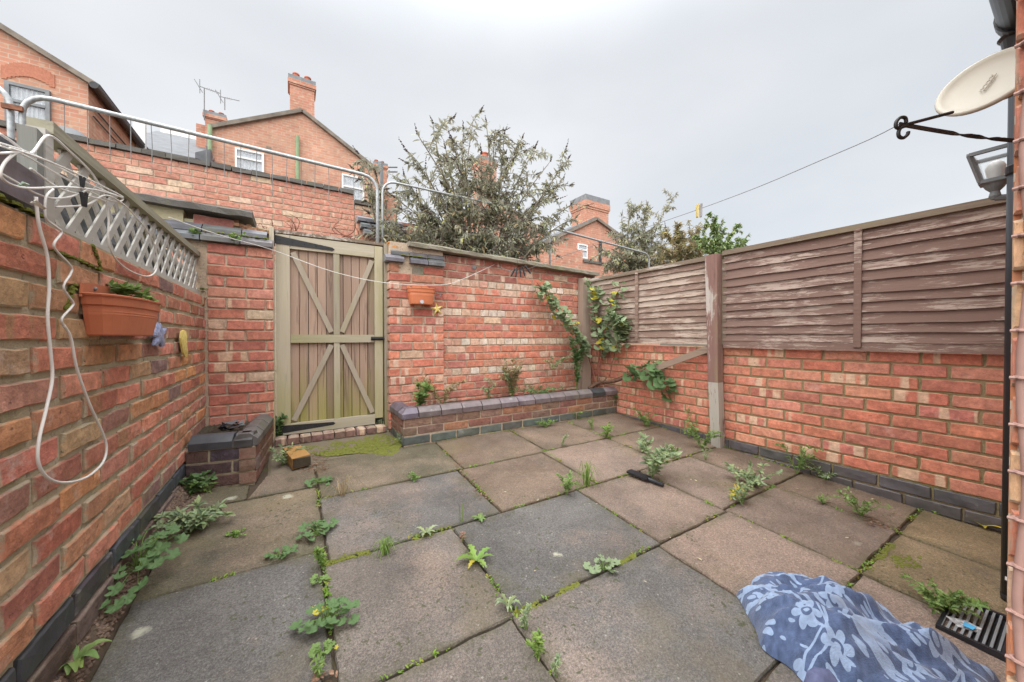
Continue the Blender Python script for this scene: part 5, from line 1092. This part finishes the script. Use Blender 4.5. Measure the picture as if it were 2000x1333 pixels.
def grass(label, px, py, w, hpx, n=30, mat=M_GRASS, droop=.8, base=None, flat=0.):
    b = base if base is not None else gnd(px, py); sc = pxs(b); W_, H = w / sc, hpx / sc; m = MB()
    for k in range(n):
        a = rg.uniform(0, 6.28); r_ = W_ * .5 * rg.uniform(.3, 1); p0 = b + V3(.012, 0); d = Vector((math.cos(a), math.sin(a), 0)); pk = p0 + d * r_ * .45 + Vector((0, 0, H * rg.uniform(.6, 1))); end = p0 + d * r_ + Vector((0, 0, H * (1 - droop) * rg.random() + .004)); pts = spline([p0, pk, end], 5); s_ = d.cross(Vector((0, 0, 1))); w_ = .0022; m.cur = tint(.3); vs = []
        for i, p in enumerate(pts): f = w_ * (1 - .85 * i / (len(pts) - 1)); vs += [p - s_ * f, p + Vector((0, 0, -.0006)), p + s_ * f]
        q = len(pts); m.add(vs, [(3 * i + j, 3 * i + j + 1, 3 * i + j + 4, 3 * i + j + 3) for i in range(q - 1) for j in (0, 1)])
    return tag(put('grass_tuft', m, mat, origin=b), label, 'grass', 'weeds in the paving joints')
def rosette(label, px, py, w, n=9, mat=M_LEAFG, teeth=True, hz=.35, base=None):
    b = base if base is not None else gnd(px, py); L0 = w / pxs(b) / 2; t = thing('rosette_weed', label, 'weed', b, 'weeds in the paving joints')
    for k in range(n):
        a = 2 * math.pi * k / n + rg.uniform(-.3, .3); L = L0 * rg.uniform(.55, 1.1); d = Vector((math.cos(a), math.sin(a), 0)); s_ = Vector((-d.y, d.x, 0)); m = MB(); q = 9; vs = []; m.cur = tint(.25)
        for i in range(q + 1):
            u = i / q; wd = L * .16 * math.sin(math.pi * min(1, u * .85 + .12)) * (1 if not teeth or i % 2 else .45) + .001; c_ = b + d * L * u + Vector((0, 0, .004 + L * hz * math.sin(u * 2.4) * .8)); vs += [c_ - s_ * wd + Vector((0, 0, wd * .3)), c_, c_ + s_ * wd + Vector((0, 0, wd * .3))]
        m.add(vs, [(3 * i + j, 3 * i + j + 1, 3 * i + j + 4, 3 * i + j + 3) for i in range(q) for j in (0, 1)]); put('leaf', m, M_YELLEAF if rg.random() < .04 else mat, t)
    return t
# in the joints of the paving, nearest last
mallow('flat round-leaved weed at the head of the straight slab joint before the gate', 625, 943, 56, 12, .02, lf=.30)
grass('pale tuft with long drooping blades on the slab left of centre', 668, 968, 110, 34, 16, M_DRY, .95)
feathery('tiny bright seedling clump alone in the middle of a grey slab', 810, 940, 26, 12, 40, M_LEAFG, lsz=.010, lw=.6)
mallow('round-leaved weed at the left slab crossing', 622, 1045, 74, 11, .05, lf=.36)
mallow('low flattened round-leaved weed on the joint left of the crossing', 548, 1088, 62, 14, .025, lf=.28)
feathery('upright yellow-green sprig just below the left slab crossing', 627, 1110, 16, 32, 50, M_GRASS, lsz=.011, lw=.45, stems=4)
mallow('small round-leaved sprout in the straight joint below the crossing', 624, 1136, 34, 6, .02, M_LEAFG, lf=.42)
mallow('largest round-leaved weed, spilling right from the straight front joint', 640, 1222, 112, 17, .06, lf=.34, spread=.6)
mallow('yellowish round-leaved weed low in the front joint near the bottom edge', 630, 1280, 52, 9, .03, M_LEAFG, lf=.36)
feathery('small weed at the very bottom of the front joint', 622, 1322, 26, 24, 30, M_LEAFG)
grass('green grass tuft on the joint above the front pinkish-grey slab', 752, 1082, 74, 30, 46, M_GRASS, .8)
rosette('slim-leaved rosette between the grass tuft and the slab corner', 833, 1045, 50, 9, M_GREYLEAF, hz=.5)
rosette('small bright rosette on the joint in the middle of the yard', 938, 1016, 36, 8, M_LEAFG, False)
grass('single wispy blade at the middle slab corner', 903, 1020, 22, 36, 4, M_GRASS, .2)
rosette('dandelion with long toothed yellow-green leaves on the grey slab edge', 930, 1098, 92, 10, M_GRASS)
feathery('red-tinged sprig just above the dandelion', 903, 1058, 20, 14, 40, plain('red_leaf', (.24, .13, .10), .7), lsz=.006, lw=.5)
rosette('rosette with an upright leaf at the front slab corner', 992, 1192, 54, 8, M_GREYLEAF, hz=.9)
feathery('small grey sprig beside the front corner joint', 1026, 1228, 18, 32, 44, M_GREYLEAF, stems=3, lsz=.010)
feathery('leafy sprig low on the front right joint', 1052, 1288, 32, 38, 70, M_GRASS, stems=5, lsz=.012)
feathery('thin sprig nearest the bottom edge in the front right joint', 1082, 1322, 22, 34, 34, M_GREYLEAF, stems=3, lsz=.010)
mallow('grey-green round-leaved weed on the long joint right of centre', 1178, 1112, 66, 9, .03, M_GREYLEAF, lf=.36)
feathery('bushy bright green weed at the grey slab corner', 1106, 967, 48, 30, 90, M_LEAFG, lsz=.016, lw=.32)
grass('long drooping grass clump left of the tall grey weed', 1146, 948, 84, 46, 44, M_GRASS, .85)
feathery('tall grey-green weed standing over the black scraper', 1272, 936, 70, 66, 150, M_GREYLEAF, lsz=.030, lw=.38, stems=7)
feathery('pale green upper shoot just behind the tall grey weed', 1256, 884, 34, 22, 60, M_GREYLEAF, lsz=.02, lw=.4, stems=4)
feathery('small bright sprig right of the tall grey weed', 1313, 896, 20, 18, 40, M_LEAFG, lsz=.014, lw=.5, stems=4)
feathery('sparse sprig on the brown slab below the tuft at the corner', 1097, 872, 26, 22, 30, M_GREYLEAF, lsz=.014, stems=4)
feathery('round green tuft at the foot of the right wall, farther of two', 1265, 835, 40, 28, 130, M_LEAFG, lsz=.016, lw=.4, stems=10)
feathery('loose weed against the right wall left of the grey post', 1343, 856, 28, 42, 80, M_LEAFG, lsz=.016, stems=5)
feathery('broad green weed at the foot of the grey fence post', 1370, 876, 48, 36, 130, M_LEAFG, lsz=.018, lw=.4, stems=9)
feathery('bright cushion weed on the far joint before the corner', 1186, 855, 36, 20, 100, M_GRASS, lsz=.015, lw=.45, stems=8)
feathery('small sprig on the far joint left of the cushion weed', 1157, 840, 22, 18, 50, M_LEAFG, lsz=.014, stems=5)
feathery('mat of weeds along the base of the raised bed, right part', 1128, 818, 56, 14, 110, M_GRASS, lsz=.018, stems=10, ymul=.4)
feathery('low green mat at the base of the raised bed, left part', 1066, 834, 42, 10, 80, M_LEAFG, lsz=.018, stems=8, ymul=.4)
feathery('left upright sprig against the front of the raised bed near the corner', 1171, 808, 14, 28, 46, M_MALLOW, lsz=.022, lw=.5, stems=3)
feathery('right upright sprig against the front of the raised bed at the corner', 1194, 806, 16, 28, 46, M_MALLOW, lsz=.022, lw=.5, stems=3)
feathery('faint grey sprig on the slab right of the post', 1378, 898, 34, 18, 34, M_GREYLEAF, lsz=.012, stems=5)
feathery('spreading grey-green weed in the joint near the right wall', 1476, 948, 84, 26, 150, M_GREYLEAF, lsz=.022, lw=.4, stems=12)
feathery('dying weed with yellow and red leaves on the right-hand joint', 1448, 985, 60, 34, 60, M_GREYLEAF, lsz=.02, stems=6)
feathery('yellow dying leaves of the weed on the right-hand joint', 1425, 972, 40, 22, 24, M_YELLEAF, lsz=.022, stems=4)
feathery('leggy weed at the base of the right wall, beside the spreading one', 1556, 925, 58, 50, 90, M_LEAFG, lsz=.022, stems=7)
feathery('small trailing weed at the base of the right wall', 1610, 936, 46, 20, 50, M_GREYLEAF, lsz=.018, stems=5)
feathery('ferny weed growing from the blue bricks of the right wall', 1772, 962, 56, 34, 150, M_LEAFG, lsz=.018, lw=.4, stems=9)
feathery('leafy weed at the right wall beside the drainpipe', 1935, 1000, 60, 40, 90, M_LEAFG, lsz=.024, stems=7)
feathery('cluster of thin upright sprouts on the brown slab', 1682, 1008, 62, 36, 60, M_LEAFG, lsz=.014, lw=.5, stems=12)
feathery('tiny sprig on the brown slab left of the upright sprouts', 1606, 984, 28, 14, 34, M_LEAFG, lsz=.012, stems=5)
feathery('fine green patch of weed before the drain', 1838, 1190, 90, 34, 260, M_LEAFG, lsz=.013, lw=.4, stems=22)
rosette('fallen pale yellow-green leaf patch beside the drainpipe', 1920, 1030, 54, 4, M_YELLEAF, False)
feathery('dark leafy weed at the left foot of the gate', 542, 866, 30, 46, 90, M_MALLOW, lsz=.026, lw=.5, stems=6)
feathery('pale sprawling weed behind the timber block', 552, 908, 52, 28, 90, M_GREYLEAF, lsz=.018, stems=8)
grass('small tuft at the right foot of the gate', 745, 838, 34, 24, 18, M_GREYLEAF, .5)
feathery('tiny weed at the left corner of the long raised bed', 788, 868, 24, 16, 36, M_GREYLEAF, lsz=.014, stems=4)
# gravel strip along the left wall
mallow('big dark clump of round leaves against the left wall', 262, 1128, 128, 34, .10, lf=.30, spread=1.9, plane=gnd(268, 1112, .045))
mallow('pair of large round leaves below the big clump at the left wall', 205, 1205, 66, 6, .07, M_MALLOW, lf=.60, plane=gnd(206, 1196, .05))
rosette('fresh green seedling rosette at the bottom left by the wall', 140, 1312, 96, 16, M_LEAFG, False, .7, gnd(142, 1308, .045))
feathery('variegated grey-green clump on the slab edge left of the small planter', 372, 1040, 84, 36, 190, M_GREYLEAF, lsz=.024, lw=.4, stems=12)
feathery('low weed at the left front corner of the small planter', 372, 968, 54, 30, 80, M_MALLOW, lsz=.022, lw=.55, stems=7)
feathery('small green weed at the foot of the small planter', 405, 962, 34, 22, 40, M_LEAFG, lsz=.018, stems=4)
feathery('yellow-green moss weed on the olive slab', 455, 1048, 34, 6, 60, M_GRASS, lsz=.008, lw=.5, stems=8)

# in the long bed and corner
def bp(px, py, y):
    p = ony(px, py, y); return p if p.x < 2.93 else onx(px, py, 2.93)
feathery('bright green plant behind the left end of the raised bed', 0, 0, 54, 44, 110, M_LEAFG, bp(820, 800, 2.95), lsz=.034, lw=.4, group=None, name='bed_plant', cat='plant')
feathery('dry straggling stalks on the pier side of the raised bed', 0, 0, 100, 50, 90, M_DRY, bp(865, 792, 3.0), lsz=.03, group=None, name='bed_plant', cat='plant')
feathery('upright pale dry plant in the middle of the raised bed', 0, 0, 44, 64, 200, M_DRY, bp(1000, 780, 3.02), lsz=.03, group=None, name='bed_plant', cat='plant', stems=18, ymul=.5)
feathery('green leaves at the top of the pale dry plant in the raised bed', 0, 0, 50, 60, 70, M_GREYLEAF, bp(1003, 775, 3.04), lsz=.026, group=None, name='bed_plant', cat='plant')
feathery('small grey plant left of the pale dry one in the raised bed', 0, 0, 26, 34, 50, M_GREYLEAF, bp(953, 782, 3.0), lsz=.024, group=None, name='bed_plant', cat='plant')
feathery('low dark ground plant in the raised bed before the corner', 0, 0, 90, 14, 160, M_MALLOW, bp(1050, 772, 2.95), lsz=.022, group=None, name='bed_plant', cat='plant', stems=16)
feathery('tall dark evergreen sprig in the raised bed by the corner post', 0, 0, 30, 84, 220, M_MALLOW, bp(1127, 764, 2.98), lsz=.026, lw=.5, group=None, name='bed_plant', cat='plant', stems=12, ymul=.5)
feathery('pale shoot leaning out over the raised bed left of the corner post', 0, 0, 46, 22, 60, M_GREYLEAF, bp(1080, 722, 2.98), lsz=.03, group=None, name='bed_plant', cat='plant', stems=6)
def climber(name, label, stems, leafmat, leafsz, gap, wood=M_REDTWIG, yell=.06, r=(.007, .003), spread=.05):
    b = stems[0][0]; t = thing(name, label, 'climber', b); me = [lobed_leaf('clm%d' % k, 50 + k, 3, .30, .3) for k in range(3)]; w = MB()
    for pts in stems:
        sp = spline([Vector(p) for p in pts], 8); w.tube(sp, [r[0], r[1]], 7); acc = 0
        for i in range(len(sp) // 4, len(sp) - 1):
            acc += (sp[i + 1] - sp[i]).length
            while acc > gap:
                acc -= gap
                for _ in range(2): d = V3(1, .6) + Vector((0, -.5, -.15)); sz = leafsz * rg.uniform(.6, 1.15); leaf_obj(t, rg.choice(me), M_YELLEAF if rg.random() < yell else leafmat, sp[i] + V3(spread, spread) * .5, d, sz, Vector((rg.uniform(-.4, .2), -.8, .8)) + V3(.4, .3))
    put('stem', w, wood, t, smooth=True); return t
rt = bp(1165, 755, 2.96)
climber('climbing_shrub', 'leafy arching stem leaning left across the back wall from the corner', [[rt, bp(1150, 700, 3.0), bp(1120, 645, 3.02), bp(1085, 600, 3.03), bp(1062, 570, 3.04), bp(1048, 552, 3.04)]], M_GREYLEAF, .085, .013, spread=.10)
climber('climbing_shrub', 'leafy stems climbing the far fence beside the corner post', [[rt, bp(1176, 690, 2.92), bp(1182, 640, 2.90), bp(1195, 590, 2.86), bp(1215, 560, 2.84)], [bp(1168, 735, 2.96), bp(1172, 660, 2.95), bp(1160, 610, 2.97), bp(1158, 575, 2.98), bp(1150, 550, 3.0)], [bp(1190, 735, 2.9), bp(1203, 680, 2.86), bp(1212, 650, 2.82), bp(1222, 632, 2.80)]], M_GREYLEAF, .085, .017, yell=.10, spread=.12)
feathery('soft grey-green leafy shoot before the far fence batten', 0, 0, 62, 56, 240, M_GREYLEAF, bp(1214, 672, 2.78), lsz=.05, lw=.42, group=None, name='bed_plant', cat='plant', stems=12, ymul=.4)
climber('climbing_shrub', 'leafy stem trailing down the right wall below the slanting board', [[rt, bp(1215, 735, 2.80), bp(1255, 722, 2.70), bp(1280, 725, 2.62), bp(1290, 750, 2.58), bp(1292, 772, 2.57)]], M_MALLOW, .095, .015, yell=0, spread=.12)
m = MB(); m.tube([bp(1150, 760, 2.96), bp(1170, 748, 2.94), bp(1200, 745, 2.88), bp(1235, 732, 2.80), bp(1262, 722, 2.72)], [.022, .018, .016, .013], 9, smooth=4); m.tube([bp(1172, 752, 2.94), bp(1168, 735, 2.95)], [.016, .01], 8); m.tube([bp(1178, 750, 2.93), bp(1184, 738, 2.93)], [.014, .008], 8)
tag(put('cut_stump', m, M_BARK, smooth=True), 'dark cut shrub stump and thick branch at the corner of the raised bed', 'stump')
# shoots in the wall joints
for lab, base, w, h, mt in (('tuft of green grass at the top of the left wall below the trellis end', onx(405, 588, XL + .01), 20, 26, M_GRASS), ('little bright weed on the blue bricks left of the gate hinge', ony(462, 478, YB - .04), 22, 16, M_GRASS), ('small weed on the blue bricks beside the trellis rail', ony(381, 468, YB - .03), 16, 18, M_LEAFG)):
    feathery(lab, 0, 0, w, h, 40, mt, base, lsz=.018, lw=.4, group='weeds in the walls', stems=6)
feathery('yellow and green seedlings in the large terracotta trough', 0, 0, 40, 34, 46, M_LEAFG, onx(252, 598, XL + .05), lsz=.02, lw=.6, group=None, name='trough_plant', cat='plant', stems=5)
feathery('low bright leaves at the right end of the large trough', 0, 0, 46, 12, 50, M_GRASS, onx(285, 600, XL + .06), lsz=.02, lw=.7, group=None, name='trough_plant', cat='plant', stems=6)

# moss bank before the gate, moss in joints, leaf litter, gravel
def bank(x):
    d = x - XL; return .073 - 1.38 * d if d < .014 else max(0, .054 - 2.4 * (d - .014))
def scatter_patch(name, label, poly_px, n, r, mat, h=1.0, kind='stuff', flat=False):
    P = [gnd(a, b) for a, b in poly_px]; m = MB(); cnt = 0; x0, x1 = min(p.x for p in P), max(p.x for p in P); y0, y1 = min(p.y for p in P), max(p.y for p in P)
    def inside(x, y):
        c = False; j = len(P) - 1
        for i in range(len(P)):
            if (P[i].y > y) != (P[j].y > y) and x < (P[j].x - P[i].x) * (y - P[i].y) / (P[j].y - P[i].y) + P[i].x: c = not c
            j = i
        return c
    while cnt < n:
        x, y = rg.uniform(x0, x1), rg.uniform(y0, y1); cnt += 1
        if not inside(x, y) or (cnt % 4 and noise.noise((x * 7, y * 7, 4)) < -.22): continue
        q = r * rg.uniform(.4, 1.2); p = Vector((x, y, gz(y) - .001 + (bank(x) if name == 'gravel' else 0)))
        if flat: d = V3(1, .25); m.cur = None; m.leaf(p + Vector((0, 0, .003)), d, V3(.3, 0) + Vector((0, 0, 1)), q * 2, q, .2, rg.uniform(-.2, .2))
        else: m.lathe(p, [(q, 0), (q * .75, q * .35 * h), (q * .25, q * .5 * h)], 6)
    if not m.v: return None
    o = put(name, m, mat, kind=kind); o['label'] = label; o['category'] = name.replace('_', ' '); return o
scatter_patch('moss_bank', 'yellow-green moss carpet on the ground before the gate', [(560, 850), (720, 838), (790, 862), (770, 890), (700, 885), (640, 892), (600, 885), (560, 870)], 5200, .013, M_MOSS, .9)
g = MB(); nx, ny = 20, 14; vs = []
for j in range(ny + 1):
    for i in range(nx + 1): x = -.16 + .9 * i / nx; y = 2.58 + .56 * j / ny; vs.append((x, y, gz(y) - .006 + max(0, (y - 2.70)) * .03 + noise.noise((x * 8, y * 8, 1)) * .004 - (.03 if i in (0, nx) or j == 0 else 0)))
g.add(vs, [(j * (nx + 1) + i, j * (nx + 1) + i + 1, (j + 1) * (nx + 1) + i + 1, (j + 1) * (nx + 1) + i) for j in range(ny) for i in range(nx)]); struct(put('earth_patch', g, stone_mat('trodden_earth', (.13, .105, .075), (.20, .165, .125), .7, (.12, .125, .03))), 'trodden earth before the gate')
for poly, n in (([(632, 1108), (660, 1085), (720, 1075), (725, 1082), (665, 1096)], 260), ([(800, 1045), (890, 1022), (892, 1034), (810, 1056)], 120), ([(1000, 1195), (1060, 1168), (1130, 1136), (1132, 1144), (1065, 1178), (1005, 1206)], 200), ([(1205, 1100), (1240, 1080), (1242, 1088), (1208, 1106)], 120), ([(1690, 1105), (1735, 1060), (1750, 1065), (1700, 1122)], 220), ([(1735, 1085), (1800, 1085), (1800, 1110), (1750, 1108)], 240)):
    scatter_patch('moss', 'cushion moss in a slab joint', poly, n, .0065, M_MOSS)
scatter_patch('leaf_litter', 'brown leaf litter gathered behind the timber block', [(590, 880), (640, 890), (640, 925), (585, 925)], 420, .008, M_DEADLEAF, flat=True)
scatter_patch('leaf_litter', 'brown litter in the joint below the long raised bed', [(862, 880), (880, 880), (960, 975), (935, 975)], 420, .007, M_DEADLEAF, flat=True)
scatter_patch('leaf_litter', 'dark leaf litter on the joint before the ochre slabs', [(1690, 1010), (1760, 1030), (1758, 1042), (1690, 1025)], 260, .007, M_DEADLEAF, flat=True)
scatter_patch('leaf_litter', 'curled brown leaves at the bottom of the front joint', [(615, 1310), (655, 1300), (665, 1333), (610, 1333)], 60, .016, M_DEADLEAF, flat=True)
g = MB(); vs = []; ny = 60
for j in range(ny + 1):
    y = .7 + 1.85 * j / ny
    for x, h in ((XL + .001, .070), (XL + .014, .052), (XL + .028, .018), (XL + .037, -.02)): vs.append((x, y, gz(y) + h + noise.noise((x * 20, y * 9, 2)) * .012))
g.add(vs, [(j * 4 + i, j * 4 + i + 1, (j + 1) * 4 + i + 1, (j + 1) * 4 + i) for j in range(ny) for i in range(3)]); struct(put('gravel_bank', g, stone_mat('gravelly_earth', (.085, .062, .045), (.15, .108, .08), .35)), 'banked gravelly earth at the foot of the left wall')
M_GRAVEL = plain('brown_gravel', (.15, .105, .078), .85, .3, 0, .65, 45)
scatter_patch('gravel', 'narrow strip of brown gravel along the foot of the left wall', [(40, 1400), (128, 1400), (312, 1070), (400, 962), (350, 960), (290, 1035), (140, 1245)], 9000, .0072, M_GRAVEL, 1.3)
scatter_patch('fallen_leaves', 'stray pale fallen leaves scattered on the slabs', [(640, 1000), (1500, 900), (1800, 1000), (1500, 1120), (1000, 1320), (640, 1300)], 70, .010, plain('straw_leaf', (.42, .37, .24), .8, .2, 0, .3, 40), flat=True)

m = MB()
for (ax, ay, bx, by, dn) in ((.10, 1.58, 2.99, 1.60, 150), (.06, 1.005, 2.55, 1.04, 130), (.12, 2.155, 2.99, 2.175, 130), (.09, 1.0, .12, 2.31, 120), (.06, .45, .08, 1.0, 60), (.62, .48, .64, 1.58, 120), (1.39, .48, 1.42, 1.58, 70), (.91, 1.58, .955, 2.7, 90), (1.59, 1.59, 1.645, 2.7, 90), (2.28, 1.6, 2.295, 2.7, 80), (1.975, .49, 1.97, 1.59, 70), (2.55, .5, 2.545, 1.6, 70), (1.4, .487, 2.99, .50, 80), (-.44, 1.68, .10, 1.68, 60), (3.0, .3, 3.0, 2.7, 200), (.75, 2.71, 3.0, 2.71, 160)):
    for k in range(dn):
        t = rg.random(); x, y = ax + (bx - ax) * t, ay + (by - ay) * t
        if noise.noise((x * 5.1, y * 5.1, 11)) < .02: continue
        m.cur = rg.choice([(.9, 1, .5), (1, 1, 1), (1.2, 1.1, .6), (1.5, .9, .6)])
        for q in range(rg.randint(2, 5)): L = rg.uniform(.007, .020); m.leaf(Vector((x + rg.uniform(-.008, .008), y + rg.uniform(-.008, .008), gz(y) - .004)), V3(1, .4) + Vector((0, 0, .8)), V3(.6, .2) + Vector((0, 0, 1)), L, L * .4, .15, .4)
sj = put('seedlings', m, M_GRASS, kind='stuff'); sj['label'] = 'tiny seedlings and sprigs along the slab joints'; sj['category'] = 'seedlings'

# ------------------------------------------------------------------ shrubs behind the wall
def shrub(label, root, tips, nleaf, leafL, mat, seeds=0, twigs=5, name='buddleia_shrub', tw=.45, wood=M_TWIG, lw=.22, r0=.016, sag=.1, seedL=.13, twigL=.5, group='shrubs behind the walls'):
    """arching stems from the root to each tip, side twigs, lance leaves, dark seed spikes"""
    root = Vector(root); t = thing(name, label, 'shrub', Vector((root.x, root.y, root.z)), group); w = MB(); lf = MB(); sd = MB(); tw_list = []
    for tip in tips:
        tip = Vector(tip); mid = root.lerp(tip, .55) + Vector((0, 0, (tip - root).length * .10)) + V3(.12, .08); pts = spline([root + V3(.10, .02), root.lerp(mid, .5) + V3(.06, .02), mid, tip], 6); w.tube(pts, [r0, r0 * .7, r0 * .25], 6)
        n = len(pts); tw_list.append((pts[n * 2 // 3:], True))
        for k in range(twigs):
            i = rg.randrange(n // 4, n - 2); d = (pts[i + 1] - pts[i]).normalized(); e_ = pts[i] + (d * .8 + V3(1, .7)).normalized() * twigL * rg.uniform(.35, 1); q = spline([pts[i], pts[i].lerp(e_, .5) + Vector((0, 0, .04)), e_ - Vector((0, 0, sag * .3))], 4); w.tube(q, [r0 * .28, r0 * .12], 4); tw_list.append((q, rg.random() < .6))
    per = nleaf / len(tw_list)
    for pts, tipd in tw_list:
        for k in range(int(per * rg.uniform(.7, 1.3))):
            i = rg.randrange(len(pts) - 1); p = pts[i].lerp(pts[i + 1], rg.random()); ax = (pts[i + 1] - pts[i]).normalized(); d = V3(1, .8) + ax * .5 + Vector((0, 0, -.25)); k_ = rg.random(); lf.cur = (1.5, 1.45, .75) if k_ < .07 else ((1.15, .85, .65) if k_ < .16 else tint(.4)); L = leafL * rg.uniform(.5, 1.2); lf.leaf(p, d, V3(.7, .3) + Vector((0, 0, 1)), L, L * lw * rg.uniform(.8, 1.3), .12, .3)
        if seeds and tipd and rg.random() < seeds:
            p = pts[-1]; ax = ((pts[-1] - pts[-2]).normalized() + V3(.4, .3) + Vector((0, 0, .2))).normalized(); L = seedL * rg.uniform(.6, 1.3)
            for q in range(9): c_ = p + ax * L * q / 9; r_ = .015 * (1 - q / 11) * rg.uniform(.7, 1.3); sd.lathe(c_ + V3(.004, .004), [(r_ * .4, -.007), (r_, 0), (r_ * .4, .007)], 6, ax + V3(.3, .3))
    put('branches', w, wood, t, smooth=True); put('crown', lf, mat, t)
    if sd.v: put('seed_heads', sd, M_SEED, t, kind='stuff')
    return t
YBU = 4.15
def sp_(px, py, y): return ony(px, py, y + rg.uniform(-.35, .35))
tips = [sp_(a, b, YBU) for a, b in ((845, 240), (815, 262), (925, 228), (950, 240), (905, 252), (985, 262), (1020, 270), (1045, 290), (800, 300), (870, 290), (830, 330), (1075, 315), (1110, 310), (1100, 350), (1000, 320), (940, 300), (880, 270), (790, 345), (815, 385), (1115, 400), (1080, 370), (1050, 400), (960, 360), (900, 340), (860, 380), (1010, 370), (785, 410), (1090, 430), (1020, 430), (930, 400), (870, 420), (820, 440), (980, 440), (770, 385), (1125, 425), (750, 430), (735, 455), (775, 460), (800, 470), (845, 465), (1060, 465), (1100, 470), (1030, 480), (900, 470), (950, 480), (870, 485), (1000, 400), (830, 410), (905, 300), (965, 280))]
shrub('large airy grey-green buddleia with dark seed spikes behind the back wall', ony(935, 470, YBU) - Vector((0, 0, .9)), tips, 25000, .084, M_BUD, .95, 12, twigL=.46, lw=.25)
shrub('small buddleia sprig against the end of the high wall, left of the big bush', ony(745, 440, 4.4), [ony(a, b, 4.4) for a, b in ((700, 300), (722, 310), (690, 330), (735, 345), (750, 370), (705, 345), (765, 380))], 420, .10, M_BUD, .5, 4, r0=.009, twigL=.2)
shrub('dark seeded buddleia beyond the corner of the fence', ony(1245, 560, 5.2), [ony(a + rg.uniform(-5, 5), b, 5.2) for a, b in ((1230, 402), (1258, 400), (1210, 420), (1290, 425), (1240, 440), (1275, 450), (1195, 455), (1215, 470), (1300, 455), (1180, 490), (1255, 480), (1290, 490), (1225, 500), (1320, 380), (1200, 500), (1240, 510), (1180, 515), (1270, 505), (1265, 425), (1230, 455))], 13000, .10, M_BUD, .95, 10, twigL=.5)
shrub('brownish leafy shrub just over the far fence', ony(1330, 560, 4.3), [ony(a, b, 4.3) for a, b in ((1320, 435), (1345, 430), (1300, 445), (1365, 440), (1335, 455), (1310, 470), (1355, 470), (1290, 480), (1380, 470), (1330, 490), (1400, 480), (1310, 500), (1350, 495), (1290, 505), (1375, 490), (1325, 450), (1350, 450))], 14000, .085, leaf_mat('olive_brown_leaf', (.29, .26, .16), (.38, .345, .22)), .2, 7, twigL=.3)
shrub('bright green evergreen shrub over the middle of the fence', ony(1400, 560, 3.6), [ony(a, b, 3.6) for a, b in ((1380, 430), (1412, 428), (1398, 445), (1440, 440), (1425, 460), (1462, 458), (1450, 475), (1385, 465), (1405, 480), (1372, 450), (1468, 480), (1390, 480), (1430, 478), (1450, 485), (1415, 455), (1395, 425), (1360, 465), (1405, 470))], 13000, .06, M_HEDGE, 0, 9, name='evergreen_shrub', lw=.42, twigL=.22)
shrub('bare reddish dead stalks on the ledge behind the left gate pier', ony(560, 470, 4.2), [ony(a, b, 4.2) for a, b in ((530, 430), (542, 415), (555, 432), (565, 418), (572, 440), (522, 445))], 30, .03, M_DRY, 0, 4, name='dead_weed', wood=M_REDTWIG, r0=.007, twigL=.10, group=None)
shrub('bare reddish dead stalks on the high wall end, right of the gate top', ony(683, 465, 4.4), [ony(a, b, 4.4) for a, b in ((672, 425), (685, 430), (692, 440), (665, 440))], 20, .03, M_DRY, 0, 4, name='dead_weed', wood=M_REDTWIG, r0=.006, twigL=.12, group=None)
